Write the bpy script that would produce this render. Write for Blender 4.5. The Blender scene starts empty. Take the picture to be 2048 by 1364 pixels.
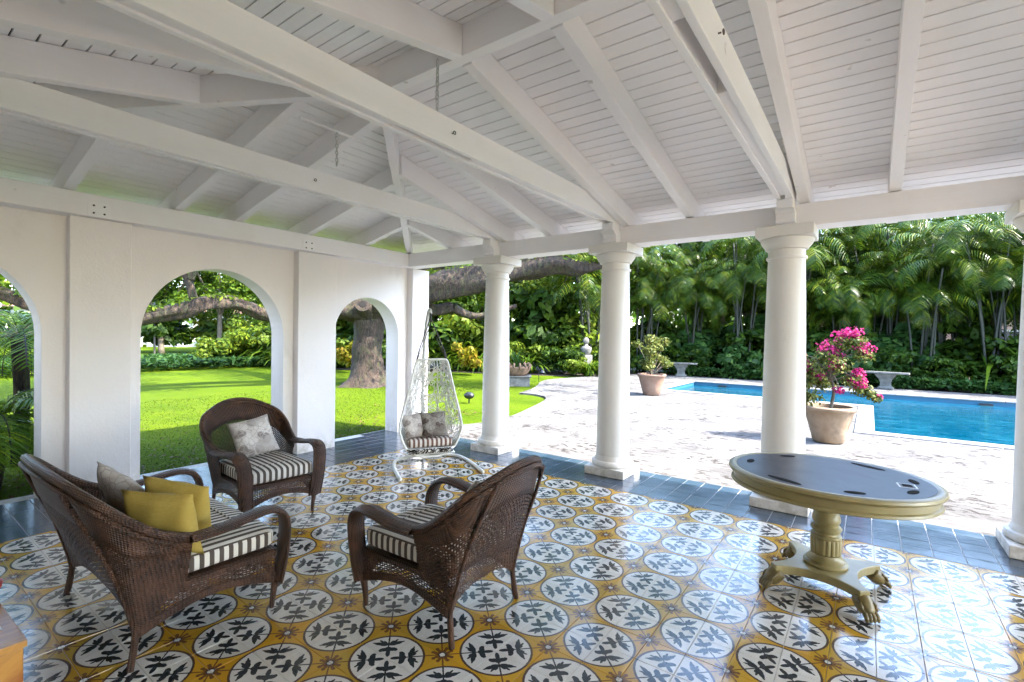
import bpy, bmesh, math, random
import numpy as np
from mathutils import Vector, Matrix
random.seed(7); rng = np.random.default_rng(7)
R = math.radians
S = bpy.context.scene
COL = S.collection
PI = math.pi

# ------------------------------------------------------------------ camera
cam_d = bpy.data.cameras.new('camera'); cam = bpy.data.objects.new('camera', cam_d); COL.objects.link(cam)
cam_d.sensor_width = 36; cam_d.lens = 975.13 / 2048 * 36; cam_d.clip_start = .05; cam_d.clip_end = 2000
_y, _p, _r = R(36.2704), R(-.6938), R(.85)
F = Vector((-math.sin(_y)*math.cos(_p), math.cos(_y)*math.cos(_p), math.sin(_p)))
rt = Vector((math.cos(_y), math.sin(_y), 0)); up = rt.cross(F)
Rv = rt*math.cos(_r)+up*math.sin(_r); Uv = -rt*math.sin(_r)+up*math.cos(_r)
M = Matrix((Rv, Uv, -F)).transposed().to_4x4(); M.translation = Vector((0, 0, 1.6))
cam.matrix_world = M
S.camera = cam

# ------------------------------------------------------------------ sky, sun, exposure
SUN_EL, SUN_AZ = R(48), R(18)        # azimuth measured from +x towards +y
sun_dir = Vector((math.cos(SUN_EL)*math.cos(SUN_AZ), math.cos(SUN_EL)*math.sin(SUN_AZ), math.sin(SUN_EL)))
w = bpy.data.worlds.new('World'); S.world = w; w.use_nodes = True
nt = w.node_tree; sky = nt.nodes.new('ShaderNodeTexSky'); sky.sky_type = 'NISHITA'; sky.sun_disc = False
sky.sun_elevation = SUN_EL; sky.sun_rotation = math.atan2(sun_dir.x, sun_dir.y)
sky.altitude = 0; sky.air_density = 1; sky.dust_density = 1.0; sky.ozone_density = 1
nt.links.new(sky.outputs[0], nt.nodes['Background'].inputs[0]); nt.nodes['Background'].inputs[1].default_value = .15
sl = bpy.data.lights.new('sun', 'SUN'); sl.energy = 2.0; sl.angle = R(.53); sl.color = (1, .94, .86)
so = bpy.data.objects.new('sun', sl); COL.objects.link(so); so.rotation_euler = sun_dir.to_track_quat('Z', 'Y').to_euler(); so.location = (10, 10, 30)
S.view_settings.view_transform = 'Standard'; S.view_settings.look = 'None'; S.view_settings.gamma = 1
S.view_settings.exposure = 4.0; S.view_settings.use_curve_mapping = False
S.render.engine = 'CYCLES'
S.cycles.max_bounces = 10; S.cycles.diffuse_bounces = 6; S.cycles.glossy_bounces = 4; S.cycles.transparent_max_bounces = 8
S.cycles.caustics_reflective = False; S.cycles.caustics_refractive = False

# ------------------------------------------------------------------ helpers
def tag(o, label=None, cat=None, group=None, kind=None):
    if label: o['label'] = label
    if cat: o['category'] = cat
    if group: o['group'] = group
    if kind: o['kind'] = kind
    return o
def empty(name, loc, rz=0, label=None, cat=None, group=None):
    o = bpy.data.objects.new(name, None); COL.objects.link(o); o.location = loc; o.rotation_euler = (0, 0, rz)
    o.empty_display_size = .2
    return tag(o, label, cat, group)
def children(o): return [c for c in bpy.data.objects if c.parent == o]
def copy_tree(o, kids, loc=None, rz=None, label=None, group=None, scale=None, parent=None):
    c = o.copy(); COL.objects.link(c)
    if loc is not None: c.location = loc
    if rz is not None: c.rotation_euler = (0, 0, rz)
    if label: c['label'] = label
    if group: c['group'] = group
    if scale is not None: c.scale = (scale,)*3 if not hasattr(scale, '__len__') else scale
    for k, sub in kids:
        kc = k.copy(); COL.objects.link(kc); kc.parent = c
        for s_ in sub:
            sc = s_.copy(); COL.objects.link(sc); sc.parent = kc
    return c
def tree_of(o):
    ch = {}
    for x in bpy.data.objects:
        if x.parent: ch.setdefault(x.parent, []).append(x)
    return [(k, ch.get(k, [])) for k in ch.get(o, [])]

class MB:
    def __init__(s): s.v = []; s.f = []; s.n = 0
    def add(s, V, Fc):
        s.v.extend([tuple(p) for p in V]); s.f.extend([tuple(i+s.n for i in f) for f in Fc]); s.n += len(V); return s
    def box(s, x0, x1, y0, y1, z0, z1, M=None):
        V = [Vector(p) for p in ((x0,y0,z0),(x1,y0,z0),(x1,y1,z0),(x0,y1,z0),(x0,y0,z1),(x1,y0,z1),(x1,y1,z1),(x0,y1,z1))]
        if M is not None: V = [M @ p for p in V]
        return s.add(V, [(0,3,2,1),(4,5,6,7),(0,1,5,4),(1,2,6,5),(2,3,7,6),(3,0,4,7)])
    def hexa(s, V): return s.add(V, [(0,3,2,1),(4,5,6,7),(0,1,5,4),(1,2,6,5),(2,3,7,6),(3,0,4,7)])
    def beam(s, a, b, w_, h, upv=(0,0,1)):
        # box along a->b, vertical extent from 0 to h above the a-b line (vertical, not perpendicular), width w_
        a, b = Vector(a), Vector(b); d = (b-a); side = Vector((d.y, -d.x, 0)).normalized()*w_/2; u = Vector((0,0,h))
        return s.hexa([a-side, a+side, b+side, b-side, a-side+u, a+side+u, b+side+u, b-side+u])
    def tube(s, pts, rad, seg=8, cap=True):
        pts = [Vector(p) for p in pts]; n = len(pts)
        rad = rad if hasattr(rad, '__len__') else [rad]*n
        V = []; prev = None
        for i, p in enumerate(pts):
            t = (pts[min(i+1, n-1)]-pts[max(i-1, 0)]);
            if t.length < 1e-9: t = Vector((0,0,1))
            t.normalize()
            if prev is None:
                a = Vector((0,0,1)) if abs(t.z) < .9 else Vector((1,0,0)); nn = t.cross(a).normalized()
            else:
                nn = (prev - t*prev.dot(t));
                nn = nn.normalized() if nn.length > 1e-6 else t.orthogonal().normalized()
            prev = nn; bb = t.cross(nn)
            for k in range(seg):
                a = 2*PI*k/seg; V.append(p + (nn*math.cos(a)+bb*math.sin(a))*rad[i])
        Fc = [(i*seg+k, i*seg+(k+1) % seg, (i+1)*seg+(k+1) % seg, (i+1)*seg+k) for i in range(n-1) for k in range(seg)]
        if cap: Fc += [tuple(range(seg-1, -1, -1)), tuple(range((n-1)*seg, n*seg))]
        return s.add(V, Fc)
    def lathe(s, prof, seg=32, c=(0,0,0), rfun=None, sq=1):
        V = []
        for (r, z) in prof:
            for k in range(seg):
                a = 2*PI*k/seg; rr = r*(rfun(a, z) if rfun else 1); V.append((c[0]+rr*math.cos(a), c[1]+rr*math.sin(a), c[2]+z))
        n = len(prof)
        Fc = [(i*seg+k, i*seg+(k+1) % seg, (i+1)*seg+(k+1) % seg, (i+1)*seg+k) for i in range(n-1) for k in range(seg)]
        Fc += [tuple(range(seg-1, -1, -1)), tuple(range((n-1)*seg, n*seg))]
        return s.add(V, Fc)
    def grid(s, fn, nu, nv, close_u=False):
        V = [fn(i/(nu if close_u else nu-1), j/(nv-1)) for i in range(nu) for j in range(nv)]
        Fc = []
        for i in range(nu if close_u else nu-1):
            for j in range(nv-1):
                a, b = i*nv+j, ((i+1) % nu)*nv+j; Fc.append((a, b, b+1, a+1))
        return s.add(V, Fc)
    def ribbon(s, pts, wdir, w_, n_off=None):
        V = []; n = len(pts)
        for i in range(n):
            p = Vector(pts[i]); d = Vector(wdir[i]) if hasattr(wdir[0], '__len__') else Vector(wdir)
            V += [p-d*w_/2, p+d*w_/2]
        return s.add(V, [(2*i, 2*i+1, 2*i+3, 2*i+2) for i in range(n-1)])
    def build(s, name, mat, parent=None, smooth=False, bevel=0, solid=0, autos=None):
        me = bpy.data.meshes.new(name); me.from_pydata([tuple(p) for p in s.v], [], s.f); me.validate(); me.update()
        if smooth: me.polygons.foreach_set('use_smooth', [True]*len(me.polygons))
        o = bpy.data.objects.new(name, me); COL.objects.link(o)
        if mat is not None: me.materials.append(mat)
        if parent: o.parent = parent
        if autos is not None: me.polygons.foreach_set('use_smooth', [True]*len(me.polygons)); me.set_sharp_from_angle(angle=R(autos))
        if solid:
            m = o.modifiers.new('solid', 'SOLIDIFY'); m.thickness = solid; m.offset = 0
        if bevel:
            m = o.modifiers.new('bevel', 'BEVEL'); m.width = bevel; m.segments = 2; m.limit_method = 'ANGLE'; m.angle_limit = R(40)
        return o
def np_mesh(name, V, Q, mat, parent=None, smooth=False):
    me = bpy.data.meshes.new(name); V = np.asarray(V, np.float32); Q = np.asarray(Q, np.int32)
    k = Q.shape[1]; me.vertices.add(len(V)); me.vertices.foreach_set('co', V.ravel())
    me.loops.add(Q.size); me.loops.foreach_set('vertex_index', Q.ravel())
    me.polygons.add(len(Q)); me.polygons.foreach_set('loop_start', np.arange(0, Q.size, k, dtype=np.int32))
    me.update(calc_edges=True)
    if smooth: me.polygons.foreach_set('use_smooth', [True]*len(Q))
    me.materials.append(mat); o = bpy.data.objects.new(name, me); COL.objects.link(o)
    if parent: o.parent = parent
    return o
def catmull(pts, n=8):
    P = [Vector(p) for p in pts]; out = []
    for i in range(len(P)-1):
        p0 = P[max(i-1, 0)]; p1 = P[i]; p2 = P[i+1]; p3 = P[min(i+2, len(P)-1)]
        for k in range(n):
            t = k/n; out.append(.5*((2*p1)+(-p0+p2)*t+(2*p0-5*p1+4*p2-p3)*t*t+(-p0+3*p1-3*p2+p3)*t**3))
    out.append(P[-1]); return out
def fill_poly(name, outer, holes, z, mat, parent=None):
    bm = bmesh.new(); es = []
    for loop in [outer]+holes:
        vs = [bm.verts.new((p[0], p[1], z)) for p in loop]
        for i in range(len(vs)): es.append(bm.edges.new((vs[i], vs[(i+1) % len(vs)])))
    bmesh.ops.triangle_fill(bm, use_beauty=True, edges=es, normal=(0,0,1))
    for f in bm.faces:
        if f.normal.z < 0: f.normal_flip()
    me = bpy.data.meshes.new(name); bm.to_mesh(me); bm.free(); me.materials.append(mat)
    o = bpy.data.objects.new(name, me); COL.objects.link(o)
    if parent: o.parent = parent
    return o

# ------------------------------------------------------------------ materials
class NB:
    def __init__(s, name):
        s.m = bpy.data.materials.new(name); s.m.use_nodes = True; s.t = s.m.node_tree; s.b = s.t.nodes['Principled BSDF']
    def n(s, typ, **k):
        nd = s.t.nodes.new(typ)
        for a, b in k.items(): setattr(nd, a, b)
        return nd
    def put(s, sock, v):
        if isinstance(v, bpy.types.NodeSocket): s.t.links.new(v, sock)
        elif isinstance(v, (tuple, list)) and len(v) == 3 and sock.type == 'RGBA': sock.default_value = (*v, 1)
        else: sock.default_value = v
    def m_(s, op, a, b=0.0, c=None, clamp=False):
        nd = s.n('ShaderNodeMath', operation=op, use_clamp=clamp); s.put(nd.inputs[0], a); s.put(nd.inputs[1], b)
        if c is not None: s.put(nd.inputs[2], c)
        return nd.outputs[0]
    def pos(s, kind='world'):
        if kind == 'world': return s.n('ShaderNodeNewGeometry').outputs['Position']
        if kind == 'object': return s.n('ShaderNodeTexCoord').outputs['Object']
    def xyz(s, v):
        nd = s.n('ShaderNodeSeparateXYZ'); s.put(nd.inputs[0], v); return nd.outputs
    def comb(s, x, y, z):
        nd = s.n('ShaderNodeCombineXYZ'); s.put(nd.inputs[0], x); s.put(nd.inputs[1], y); s.put(nd.inputs[2], z); return nd.outputs[0]
    def noise(s, scale, detail=3, vec=None, rough=.55, dist=0):
        nd = s.n('ShaderNodeTexNoise'); nd.inputs['Scale'].default_value = scale; nd.inputs['Detail'].default_value = detail
        nd.inputs['Roughness'].default_value = rough; nd.inputs['Distortion'].default_value = dist
        s.put(nd.inputs['Vector'], vec if vec is not None else s.pos('object')); return nd.outputs['Fac']
    def vor(s, scale, vec=None, feature='F1', out='Distance', rnd=1):
        nd = s.n('ShaderNodeTexVoronoi', feature=feature); nd.inputs['Scale'].default_value = scale; nd.inputs['Randomness'].default_value = rnd
        s.put(nd.inputs['Vector'], vec if vec is not None else s.pos('object')); return nd.outputs[out]
    def scl(s, v, sx, sy, sz):
        nd = s.n('ShaderNodeVectorMath', operation='MULTIPLY'); s.put(nd.inputs[0], v); nd.inputs[1].default_value = (sx, sy, sz); return nd.outputs[0]
    def ramp(s, f, stops, interp='LINEAR'):
        nd = s.n('ShaderNodeValToRGB'); nd.color_ramp.interpolation = interp; el = nd.color_ramp.elements
        while len(el) < len(stops): el.new(.5)
        for e, (p, c) in zip(el, stops): e.position = p; e.color = (*c, 1) if len(c) == 3 else c
        s.put(nd.inputs[0], f); return nd.outputs[0]
    def mix(s, f, a, b, bt='MIX'):
        nd = s.n('ShaderNodeMix', data_type='RGBA', blend_type=bt); s.put(nd.inputs[0], f); s.put(nd.inputs[6], a); s.put(nd.inputs[7], b); return nd.outputs[2]
    def bump(s, h, strength=.3, dist=.01):
        nd = s.n('ShaderNodeBump'); nd.inputs['Strength'].default_value = strength; nd.inputs['Distance'].default_value = dist
        s.put(nd.inputs['Height'], h); s.t.links.new(nd.outputs[0], s.b.inputs['Normal'])
    def set(s, **k):
        for a, b in k.items(): s.put(s.b.inputs[a.replace('_', ' ')], b)
        return s
def simple(name, col, rough=.6, var=.12, scale=6, bump=.15, bs=40, spec=.5, metal=0, bd=.004):
    b = NB(name); f = b.noise(scale, 4)
    c2 = tuple(max(0, x*(1-var)) for x in col); c1 = tuple(min(1, x*(1+var)) for x in col)
    b.set(Base_Color=b.ramp(f, [(.3, c2), (.7, c1)]), Roughness=rough, Metallic=metal); b.b.inputs['Specular IOR Level'].default_value = spec
    if bump: b.bump(b.noise(bs, 3), bump, bd)
    return b.m

MAT = {}
# white painted timber, with grain along the piece and wear spots
def paint(name, col, sx, sy, sz):
    b = NB(name); p = b.pos('world'); g = b.noise(1, 4, b.scl(p, sx, sy, sz), .6)
    d = b.noise(1.7, 4, p); k = b.noise(9, 2, p, .4)
    c = b.mix(b.m_('MULTIPLY', g, .22), col, tuple(x*.8 for x in col))
    c = b.mix(b.ramp(d, [(.52, (0,0,0)), (.72, (.35,.35,.35))]), c, tuple(x*.86*t for x, t in zip(col, (1, .97, .93))))
    c = b.mix(b.ramp(k, [(.74, (0,0,0)), (.80, (.5,.5,.5))]), c, (.35, .31, .27))
    b.set(Base_Color=c, Roughness=.55); b.bump(g, .25, .004); return b.m
W_ = (.90, .87, .865)
MAT['paint_y'] = paint('white_paint_timber_along_y', W_, 60, 3, 40)
MAT['paint_x'] = paint('white_paint_timber_along_x', W_, 3, 60, 40)
MAT['paint_b'] = paint('white_paint_board', (.92, .895, .89), 4, 4, 4)
b = NB('cream_painted_column'); p = b.pos('world'); c = b.mix(b.noise(3, 5, p), (.70, .665, .61), (.79, .755, .705)); zz = b.xyz(p)[2]; low = b.m_('SUBTRACT', 1, b.m_('DIVIDE', zz, .30), clamp=True)
c = b.mix(b.m_('MULTIPLY', low, b.ramp(b.noise(8, 5, p, .7), [(.42, (0,0,0)), (.62, (.7,.7,.7))])), c, (.38, .33, .25)); c = b.mix(b.ramp(b.noise(5, 6, b.scl(p, 1, 1, .4), .75), [(.58, (0,0,0)), (.70, (.3,.3,.3))]), c, (.55, .50, .42))
b.set(Base_Color=c, Roughness=.55); b.bump(b.m_('ADD', b.noise(60, 3, p), b.m_('MULTIPLY', b.noise(7, 4, p), 1.5)), .25, .004); MAT['column'] = b.m
MAT['capital'] = MAT['column']
b = NB('white_stucco'); p = b.pos('world'); f = b.noise(1.3, 5, p); f2 = b.noise(.7, 4, b.scl(p, 1, 1, .25))
c = b.mix(f, (.84, .785, .765), (.89, .84, .82)); c = b.mix(b.ramp(f2, [(.5, (0,0,0)), (.8, (.3,.3,.3))]), c, (.68, .66, .61))
zz = b.xyz(p)[2]; low = b.m_('SUBTRACT', 1, b.m_('DIVIDE', zz, .35), clamp=True)
c = b.mix(b.m_('MULTIPLY', b.m_('MULTIPLY', low, low), b.ramp(b.noise(6, 5, p, .7), [(.42, (0,0,0)), (.62, (.8,.8,.8))])), c, (.42, .37, .28))
c = b.mix(b.ramp(b.noise(2.6, 6, b.scl(p, 1, 1, .5), .75), [(.58, (0,0,0)), (.70, (.22,.22,.22))]), c, (.60, .55, .48))
b.set(Base_Color=c, Roughness=.75); b.bump(b.m_('ADD', b.noise(55, 5, p), b.m_('MULTIPLY', b.noise(5, 4, p), 1.5)), .35, .006); MAT['stucco'] = b.m
MAT['gap'] = simple('dark_gap', (.018, .016, .014), .95, spec=.1)
MAT['roof_top'] = simple('barrel_tile_roofing', (.35, .2, .14), .8, .3, 4)
MAT['metal'] = simple('galvanised_steel', (.55, .54, .52), .35, .15, 20, .1, 60, .5, .9)
MAT['rust'] = simple('dark_iron', (.10, .085, .08), .55, .3, 20, .2, 60, .5, .6)

# patterned cement tile -------------------------------------------------
PX, PY, X0, Y0 = .388, .374, -1.690, 1.755
def tile_mat():
    b = NB('encaustic_cement_tile'); p = b.pos('world'); X = b.xyz(p)
    wob = b.noise(90, 2, p); wx = b.m_('MULTIPLY', b.m_('SUBTRACT', wob, .5), .012)
    u0 = b.m_('ADD', b.m_('DIVIDE', b.m_('SUBTRACT', X[0], X0), PX), wx); v0 = b.m_('ADD', b.m_('DIVIDE', b.m_('SUBTRACT', X[1], Y0), PY), wx)
    u = b.m_('SUBTRACT', b.m_('FRACT', u0), .5); v = b.m_('SUBTRACT', b.m_('FRACT', v0), .5)
    r = b.m_('SQRT', b.m_('ADD', b.m_('MULTIPLY', u, u), b.m_('MULTIPLY', v, v)))
    s2 = .70710678
    A = b.m_('ABSOLUTE', b.m_('MULTIPLY', b.m_('ADD', u, v), s2)); B = b.m_('ABSOLUTE', b.m_('MULTIPLY', b.m_('SUBTRACT', u, v), s2))
    t = b.m_('MAXIMUM', A, B); s = b.m_('MINIMUM', A, B)
    def ell(ct, cs, rt_, rs, ang=0, tt=t, ss=s):
        dt = b.m_('SUBTRACT', tt, ct); ds = b.m_('SUBTRACT', ss, cs)
        if ang:
            ca, sa = math.cos(R(ang)), math.sin(R(ang))
            dt, ds = b.m_('ADD', b.m_('MULTIPLY', dt, ca), b.m_('MULTIPLY', ds, sa)), b.m_('SUBTRACT', b.m_('MULTIPLY', ds, ca), b.m_('MULTIPLY', dt, sa))
        dt = b.m_('DIVIDE', dt, rt_); ds = b.m_('DIVIDE', ds, rs)
        return b.m_('LESS_THAN', b.m_('ADD', b.m_('MULTIPLY', dt, dt), b.m_('MULTIPLY', ds, ds)), 1.0)
    def mx(*a):
        o = a[0]
        for q in a[1:]: o = b.m_('MAXIMUM', o, q)
        return o
    stem = b.m_('MULTIPLY', b.m_('LESS_THAN', s, .0105), b.m_('GREATER_THAN', t, .12))
    leaf = mx(ell(.112, 0, .074, .030), ell(.186, .054, .038, .060), ell(.200, 0, .044, .046), ell(.174, .096, .030, .028), ell(.176, .060, .020, .030),
              ell(.302, .062, .039, .064, -9), ell(.315, .115, .032, .070, -14), ell(.329, .162, .015, .054, -17), ell(.358, .090, .016, .050, -50), ell(.342, .045, .018, .038, -48), ell(.296, .020, .026, .028), stem)
    inc = b.m_('LESS_THAN', r, .462); leaf = b.m_('MULTIPLY', leaf, inc)
    ring = b.m_('LESS_THAN', b.m_('ABSOLUTE', b.m_('SUBTRACT', r, .470)), .0150)
    # flower at the corners
    au = b.m_('SUBTRACT', .5, b.m_('ABSOLUTE', u)); av = b.m_('SUBTRACT', .5, b.m_('ABSOLUTE', v))
    cr = b.m_('SQRT', b.m_('ADD', b.m_('MULTIPLY', au, au), b.m_('MULTIPLY', av, av)))
    ma = b.m_('MAXIMUM', au, av); mi = b.m_('MINIMUM', au, av)
    lob = mx(ell(.085, .030, .045, .022, 12, ma, mi), ell(.126, .040, .026, .026, 0, ma, mi), ell(.055, .012, .03, .018, 0, ma, mi))
    dot = b.m_('LESS_THAN', cr, .036); dring = b.m_('LESS_THAN', cr, .052)
    cst = b.m_('MULTIPLY', b.m_('LESS_THAN', b.m_('ABSOLUTE', b.m_('SUBTRACT', au, av)), .014), b.m_('GREATER_THAN', r, .46))
    # colours with age
    n1 = b.noise(2.2, 4, p); n2 = b.noise(30, 4, p); tid = b.n('ShaderNodeTexWhiteNoise', noise_dimensions='2D')
    cell = b.comb(b.m_('FLOOR', b.m_('MULTIPLY', u0, 2)), b.m_('FLOOR', b.m_('MULTIPLY', v0, 2)), 0); b.put(tid.inputs[0], cell); tv = tid.outputs[0]
    yel = b.mix(tv, (.44, .215, .012), (.58, .30, .020)); yel = b.mix(b.ramp(n1, [(.4, (0,0,0)), (.65, (.7,.7,.7))]), yel, (.38, .27, .045))
    wht = b.mix(n2, (.56, .52, .45), (.70, .665, .60)); wht = b.mix(b.m_('MULTIPLY', tv, .45), wht, (.50, .46, .39)); wht = b.mix(b.ramp(b.noise(11, 5, p, .7), [(.55, (0,0,0)), (.75, (.55,.55,.55))]), wht, (.40, .36, .29))
    drk = b.mix(n2, (.016, .020, .022), (.042, .047, .050)); brn = b.mix(n2, (.13, .055, .02), (.17, .08, .025))
    c = b.mix(b.m_('LESS_THAN', r, .470), yel, wht)
    c = b.mix(lob, c, brn); c = b.mix(cst, c, brn); c = b.mix(dring, c, drk); c = b.mix(dot, c, wht)
    c = b.mix(ring, c, b.mix(.4, drk, brn)); c = b.mix(leaf, c, drk)
    b.set(Base_Color=c, Roughness=b.m_('ADD', .05, b.m_('MULTIPLY', b.noise(5, 5, p), .20)))
    b.b.inputs['Specular IOR Level'].default_value = .52
    b.bump(b.noise(6, 3, p), .10, .01)
    return b.m
MAT['tile'] = tile_mat()
b = NB('slate_blue_cement_tile'); p = b.pos('world'); tid = b.n('ShaderNodeObjectInfo')
c = b.mix(tid.outputs['Random'], (.018, .036, .058), (.034, .058, .085)); c = b.mix(b.ramp(b.noise(3, 5, p), [(.4, (0,0,0)), (.7, (.6,.6,.6))]), c, (.055, .072, .088))
b.set(Base_Color=c, Roughness=b.m_('ADD', .06, b.m_('MULTIPLY', b.noise(6, 5, b.scl(p, 1, 5, 1)), .25))); b.b.inputs['Specular IOR Level'].default_value = .9
b.bump(b.noise(7, 3, p), .10, .01); MAT['slate'] = b.m
MAT['grout'] = simple('grey_grout', (.42, .41, .38), .9, .2, 30)

# coral stone deck
b = NB('coral_stone_deck'); p = b.pos('world')
n1 = b.noise(.9, 5, p, .6); n2 = b.noise(7, 5, p, .65); st = b.noise(3.2, 5, b.scl(p, .35, 1.6, 1), .7, 1.2)
c = b.mix(n2, (0.112, 0.107, 0.101), (0.162, 0.155, 0.147)); c = b.mix(b.ramp(n1, [(.42, (0,0,0)), (.62, (.85,.85,.85))]), c, (0.066, 0.063, 0.060))
pit = b.m_('MULTIPLY', b.ramp(b.noise(12, 4, b.scl(p, .55, 1, 1), .7), [(.52, (0,0,0)), (.57, (1,1,1))]), b.ramp(b.noise(1.3, 4, p), [(.38, (0,0,0)), (.56, (1,1,1))]))
pit2 = b.m_('MULTIPLY', b.ramp(st, [(.52, (0,0,0)), (.66, (1,1,1))]), .6)
c = b.mix(pit2, c, (0.088, 0.082, 0.078)); c = b.mix(pit, c, (0.030, 0.026, 0.023))
X = b.xyz(p)
jx = b.m_('LESS_THAN', b.m_('FRACT', b.m_('DIVIDE', b.m_('ADD', X[0], b.m_('MULTIPLY', b.m_('FLOOR', b.m_('DIVIDE', X[1], .61)), .305)), .61)), .012)
jy = b.m_('LESS_THAN', b.m_('FRACT', b.m_('DIVIDE', X[1], .61)), .012)
c = b.mix(b.m_('MULTIPLY', b.m_('MAXIMUM', jx, jy), .5), c, (0.0756, 0.0714, 0.0672))
b.set(Base_Color=c, Roughness=.9); b.b.inputs['Specular IOR Level'].default_value = .08; b.bump(b.m_('SUBTRACT', n2, pit), .5, .01); MAT['deck'] = b.m
MAT['coping'] = simple('white_pool_coping', (0.205, 0.200, 0.195), .8, .08, 8, spec=.1)
b = NB('lawn_grass'); p = b.pos('world'); n1 = b.noise(.55, 4, p, .6); n2 = b.noise(60, 3, p); n3 = b.noise(6, 4, p)
c = b.mix(b.ramp(n1, [(.3, (0,0,0)), (.7, (1,1,1))]), (0.0387, 0.0688, 0.0017), (0.0929, 0.1273, 0.0034)); c = b.mix(b.ramp(n2, [(.35, (.8,.8,.8)), (.62, (0,0,0))]), c, (0.0241, 0.0559, 0.0026))
c = b.mix(b.ramp(n3, [(.55, (0,0,0)), (.8, (.6,.6,.6))]), c, (0.1032, 0.1204, 0.0129)); c = b.mix(b.ramp(b.noise(.22, 3, p), [(.45, (0,0,0)), (.62, (.55,.55,.55))]), c, (0.0559, 0.0903, 0.0034)); c = b.mix(b.ramp(b.noise(2.6, 5, p, .7), [(.60, (0,0,0)), (.74, (.5,.5,.5))]), c, (0.0946, 0.0860, 0.0215))
b.set(Base_Color=c, Roughness=.9); b.b.inputs['Specular IOR Level'].default_value = .04; b.bump(n2, .8, .03); MAT['lawn'] = b.m
MAT['soil'] = simple('dark_soil', (.06, .042, .03), .9, .4, 3, .6, 30)
MAT['road'] = simple('road_asphalt', (.22, .22, .23), .85, .1, 3, .3, 90)
MAT['pool_wall'] = simple('pool_plaster', (0.0096, 0.0800, 0.1360), .6, .1, 2)
b = NB('pool_water'); p = b.pos('world'); n1 = b.noise(2.3, 3, b.scl(p, .8, 2.2, 1), .5, .5); n2 = b.noise(9, 3, b.scl(p, .6, 2, 1))
c = b.mix(b.ramp(n1, [(.42, (0,0,0)), (.7, (1,1,1))]), (.0, .034, .062), (.006, .070, .108)); c = b.mix(b.ramp(n2, [(.60, (0,0,0)), (.70, (.6,.6,.6))]), c, (.04, .14, .19))
b.set(Base_Color=c, Roughness=.05, IOR=1.33); b.bump(b.m_('ADD', n1, b.m_('MULTIPLY', n2, .4)), .25, .03); MAT['water'] = b.m

def leafmat(name, c1, c2, c3=None, tr=.30, rough=.55):
    b = NB(name); g = b.n('ShaderNodeNewGeometry'); rnd = g.outputs['Random Per Island']
    stops = [(0, c1), (.6, c2)] + ([(1, c3)] if c3 else [])
    c = b.ramp(rnd, stops); big = b.noise(.8, 2, b.pos('world')); c = b.mix(b.m_('MULTIPLY', big, .4), c, tuple(x*.65 for x in c1))
    b.set(Base_Color=c, Roughness=rough); b.b.inputs['Specular IOR Level'].default_value = .16
    out = b.t.nodes['Material Output']; t = b.n('ShaderNodeBsdfTranslucent'); b.put(t.inputs[0], b.mix(.5, c, tuple(min(1, x*1.4) for x in c2)))
    ms = b.n('ShaderNodeMixShader'); ms.inputs[0].default_value = tr; b.t.links.new(b.b.outputs[0], ms.inputs[1]); b.t.links.new(t.outputs[0], ms.inputs[2]); b.t.links.new(ms.outputs[0], out.inputs[0])
    return b.m
MAT['leaf_dark'] = leafmat('leaf_deep_green', (0.0108, 0.0270, 0.0024), (0.0263, 0.0599, 0.0038), (0.0627, 0.1021, 0.0062))
MAT['leaf_mid'] = leafmat('leaf_mid_green', (0.0219, 0.0518, 0.0024), (0.0522, 0.1037, 0.0039), (0.1126, 0.1583, 0.0062))
MAT['leaf_light'] = leafmat('leaf_lime_green', (0.0449, 0.0850, 0.0045), (0.0953, 0.1432, 0.0096), (0.1785, 0.2019, 0.0141))
MAT['leaf_teal'] = leafmat('leaf_blue_green', (0.0116, 0.0346, 0.0070), (0.0282, 0.0747, 0.0143), (0.0572, 0.1154, 0.0191))
MAT['leaf_yellow'] = leafmat('leaf_yellow', (0.1280, 0.1200, 0.0064), (0.2160, 0.2000, 0.0096), (0.2400, 0.1280, 0.0120))
MAT['leaf_olive'] = leafmat('leaf_olive', (0.0410, 0.0630, 0.0102), (0.0958, 0.1141, 0.0206), (0.2054, 0.1826, 0.0460))
MAT['leaf_red'] = leafmat('leaf_red', (0.3600, 0.0240, 0.0080), (0.4800, 0.0480, 0.0160), (0.4800, 0.0800, 0.0240))
MAT['leaf_grass'] = leafmat('grass_blade', (0.0240, 0.0480, 0.0024), (0.0440, 0.0704, 0.0032), (0.0760, 0.0920, 0.0112))
MAT['litter'] = leafmat('dry_leaf', (0.0400, 0.0240, 0.0096), (0.0800, 0.0480, 0.0200), (0.1280, 0.0880, 0.0320), .1)
MAT['petal'] = leafmat('magenta_bract', (.27, .008, .075), (.38, .022, .14), (.40, .05, .10), .35)
MAT['palm'] = leafmat('palm_leaflet', (0.0169, 0.0407, 0.0037), (0.0408, 0.0822, 0.0061), (0.1379, 0.1559, 0.0090), .25, .35)
MAT['palm_near'] = leafmat('palm_leaflet_near', (0.0478, 0.1050, 0.0097), (0.0955, 0.1931, 0.0118), (0.2136, 0.2981, 0.0160), .25, .35)
b = NB('oak_bark'); p = b.pos('world'); n = b.noise(3, 6, b.scl(p, 2, 2, .8), .7, .8); n2 = b.noise(14, 5, b.scl(p, 1, 1, .35), .7, .5)
c = b.ramp(n2, [(.40, (0.0061, 0.0037, 0.0024)), (.52, (0.0306, 0.0171, 0.0098)), (.72, (0.0642, 0.0441, 0.0275))]); c = b.mix(b.ramp(n, [(.5, (0,0,0)), (.68, (.7,.7,.7))]), c, (0.0382, 0.0467, 0.0102))
b.set(Base_Color=c, Roughness=.9); b.bump(n2, 1, .06); MAT['bark'] = b.m
MAT['trunk'] = simple('palm_cane', (.014, .015, .007), .7, .5, 5, .3, 20)
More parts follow.
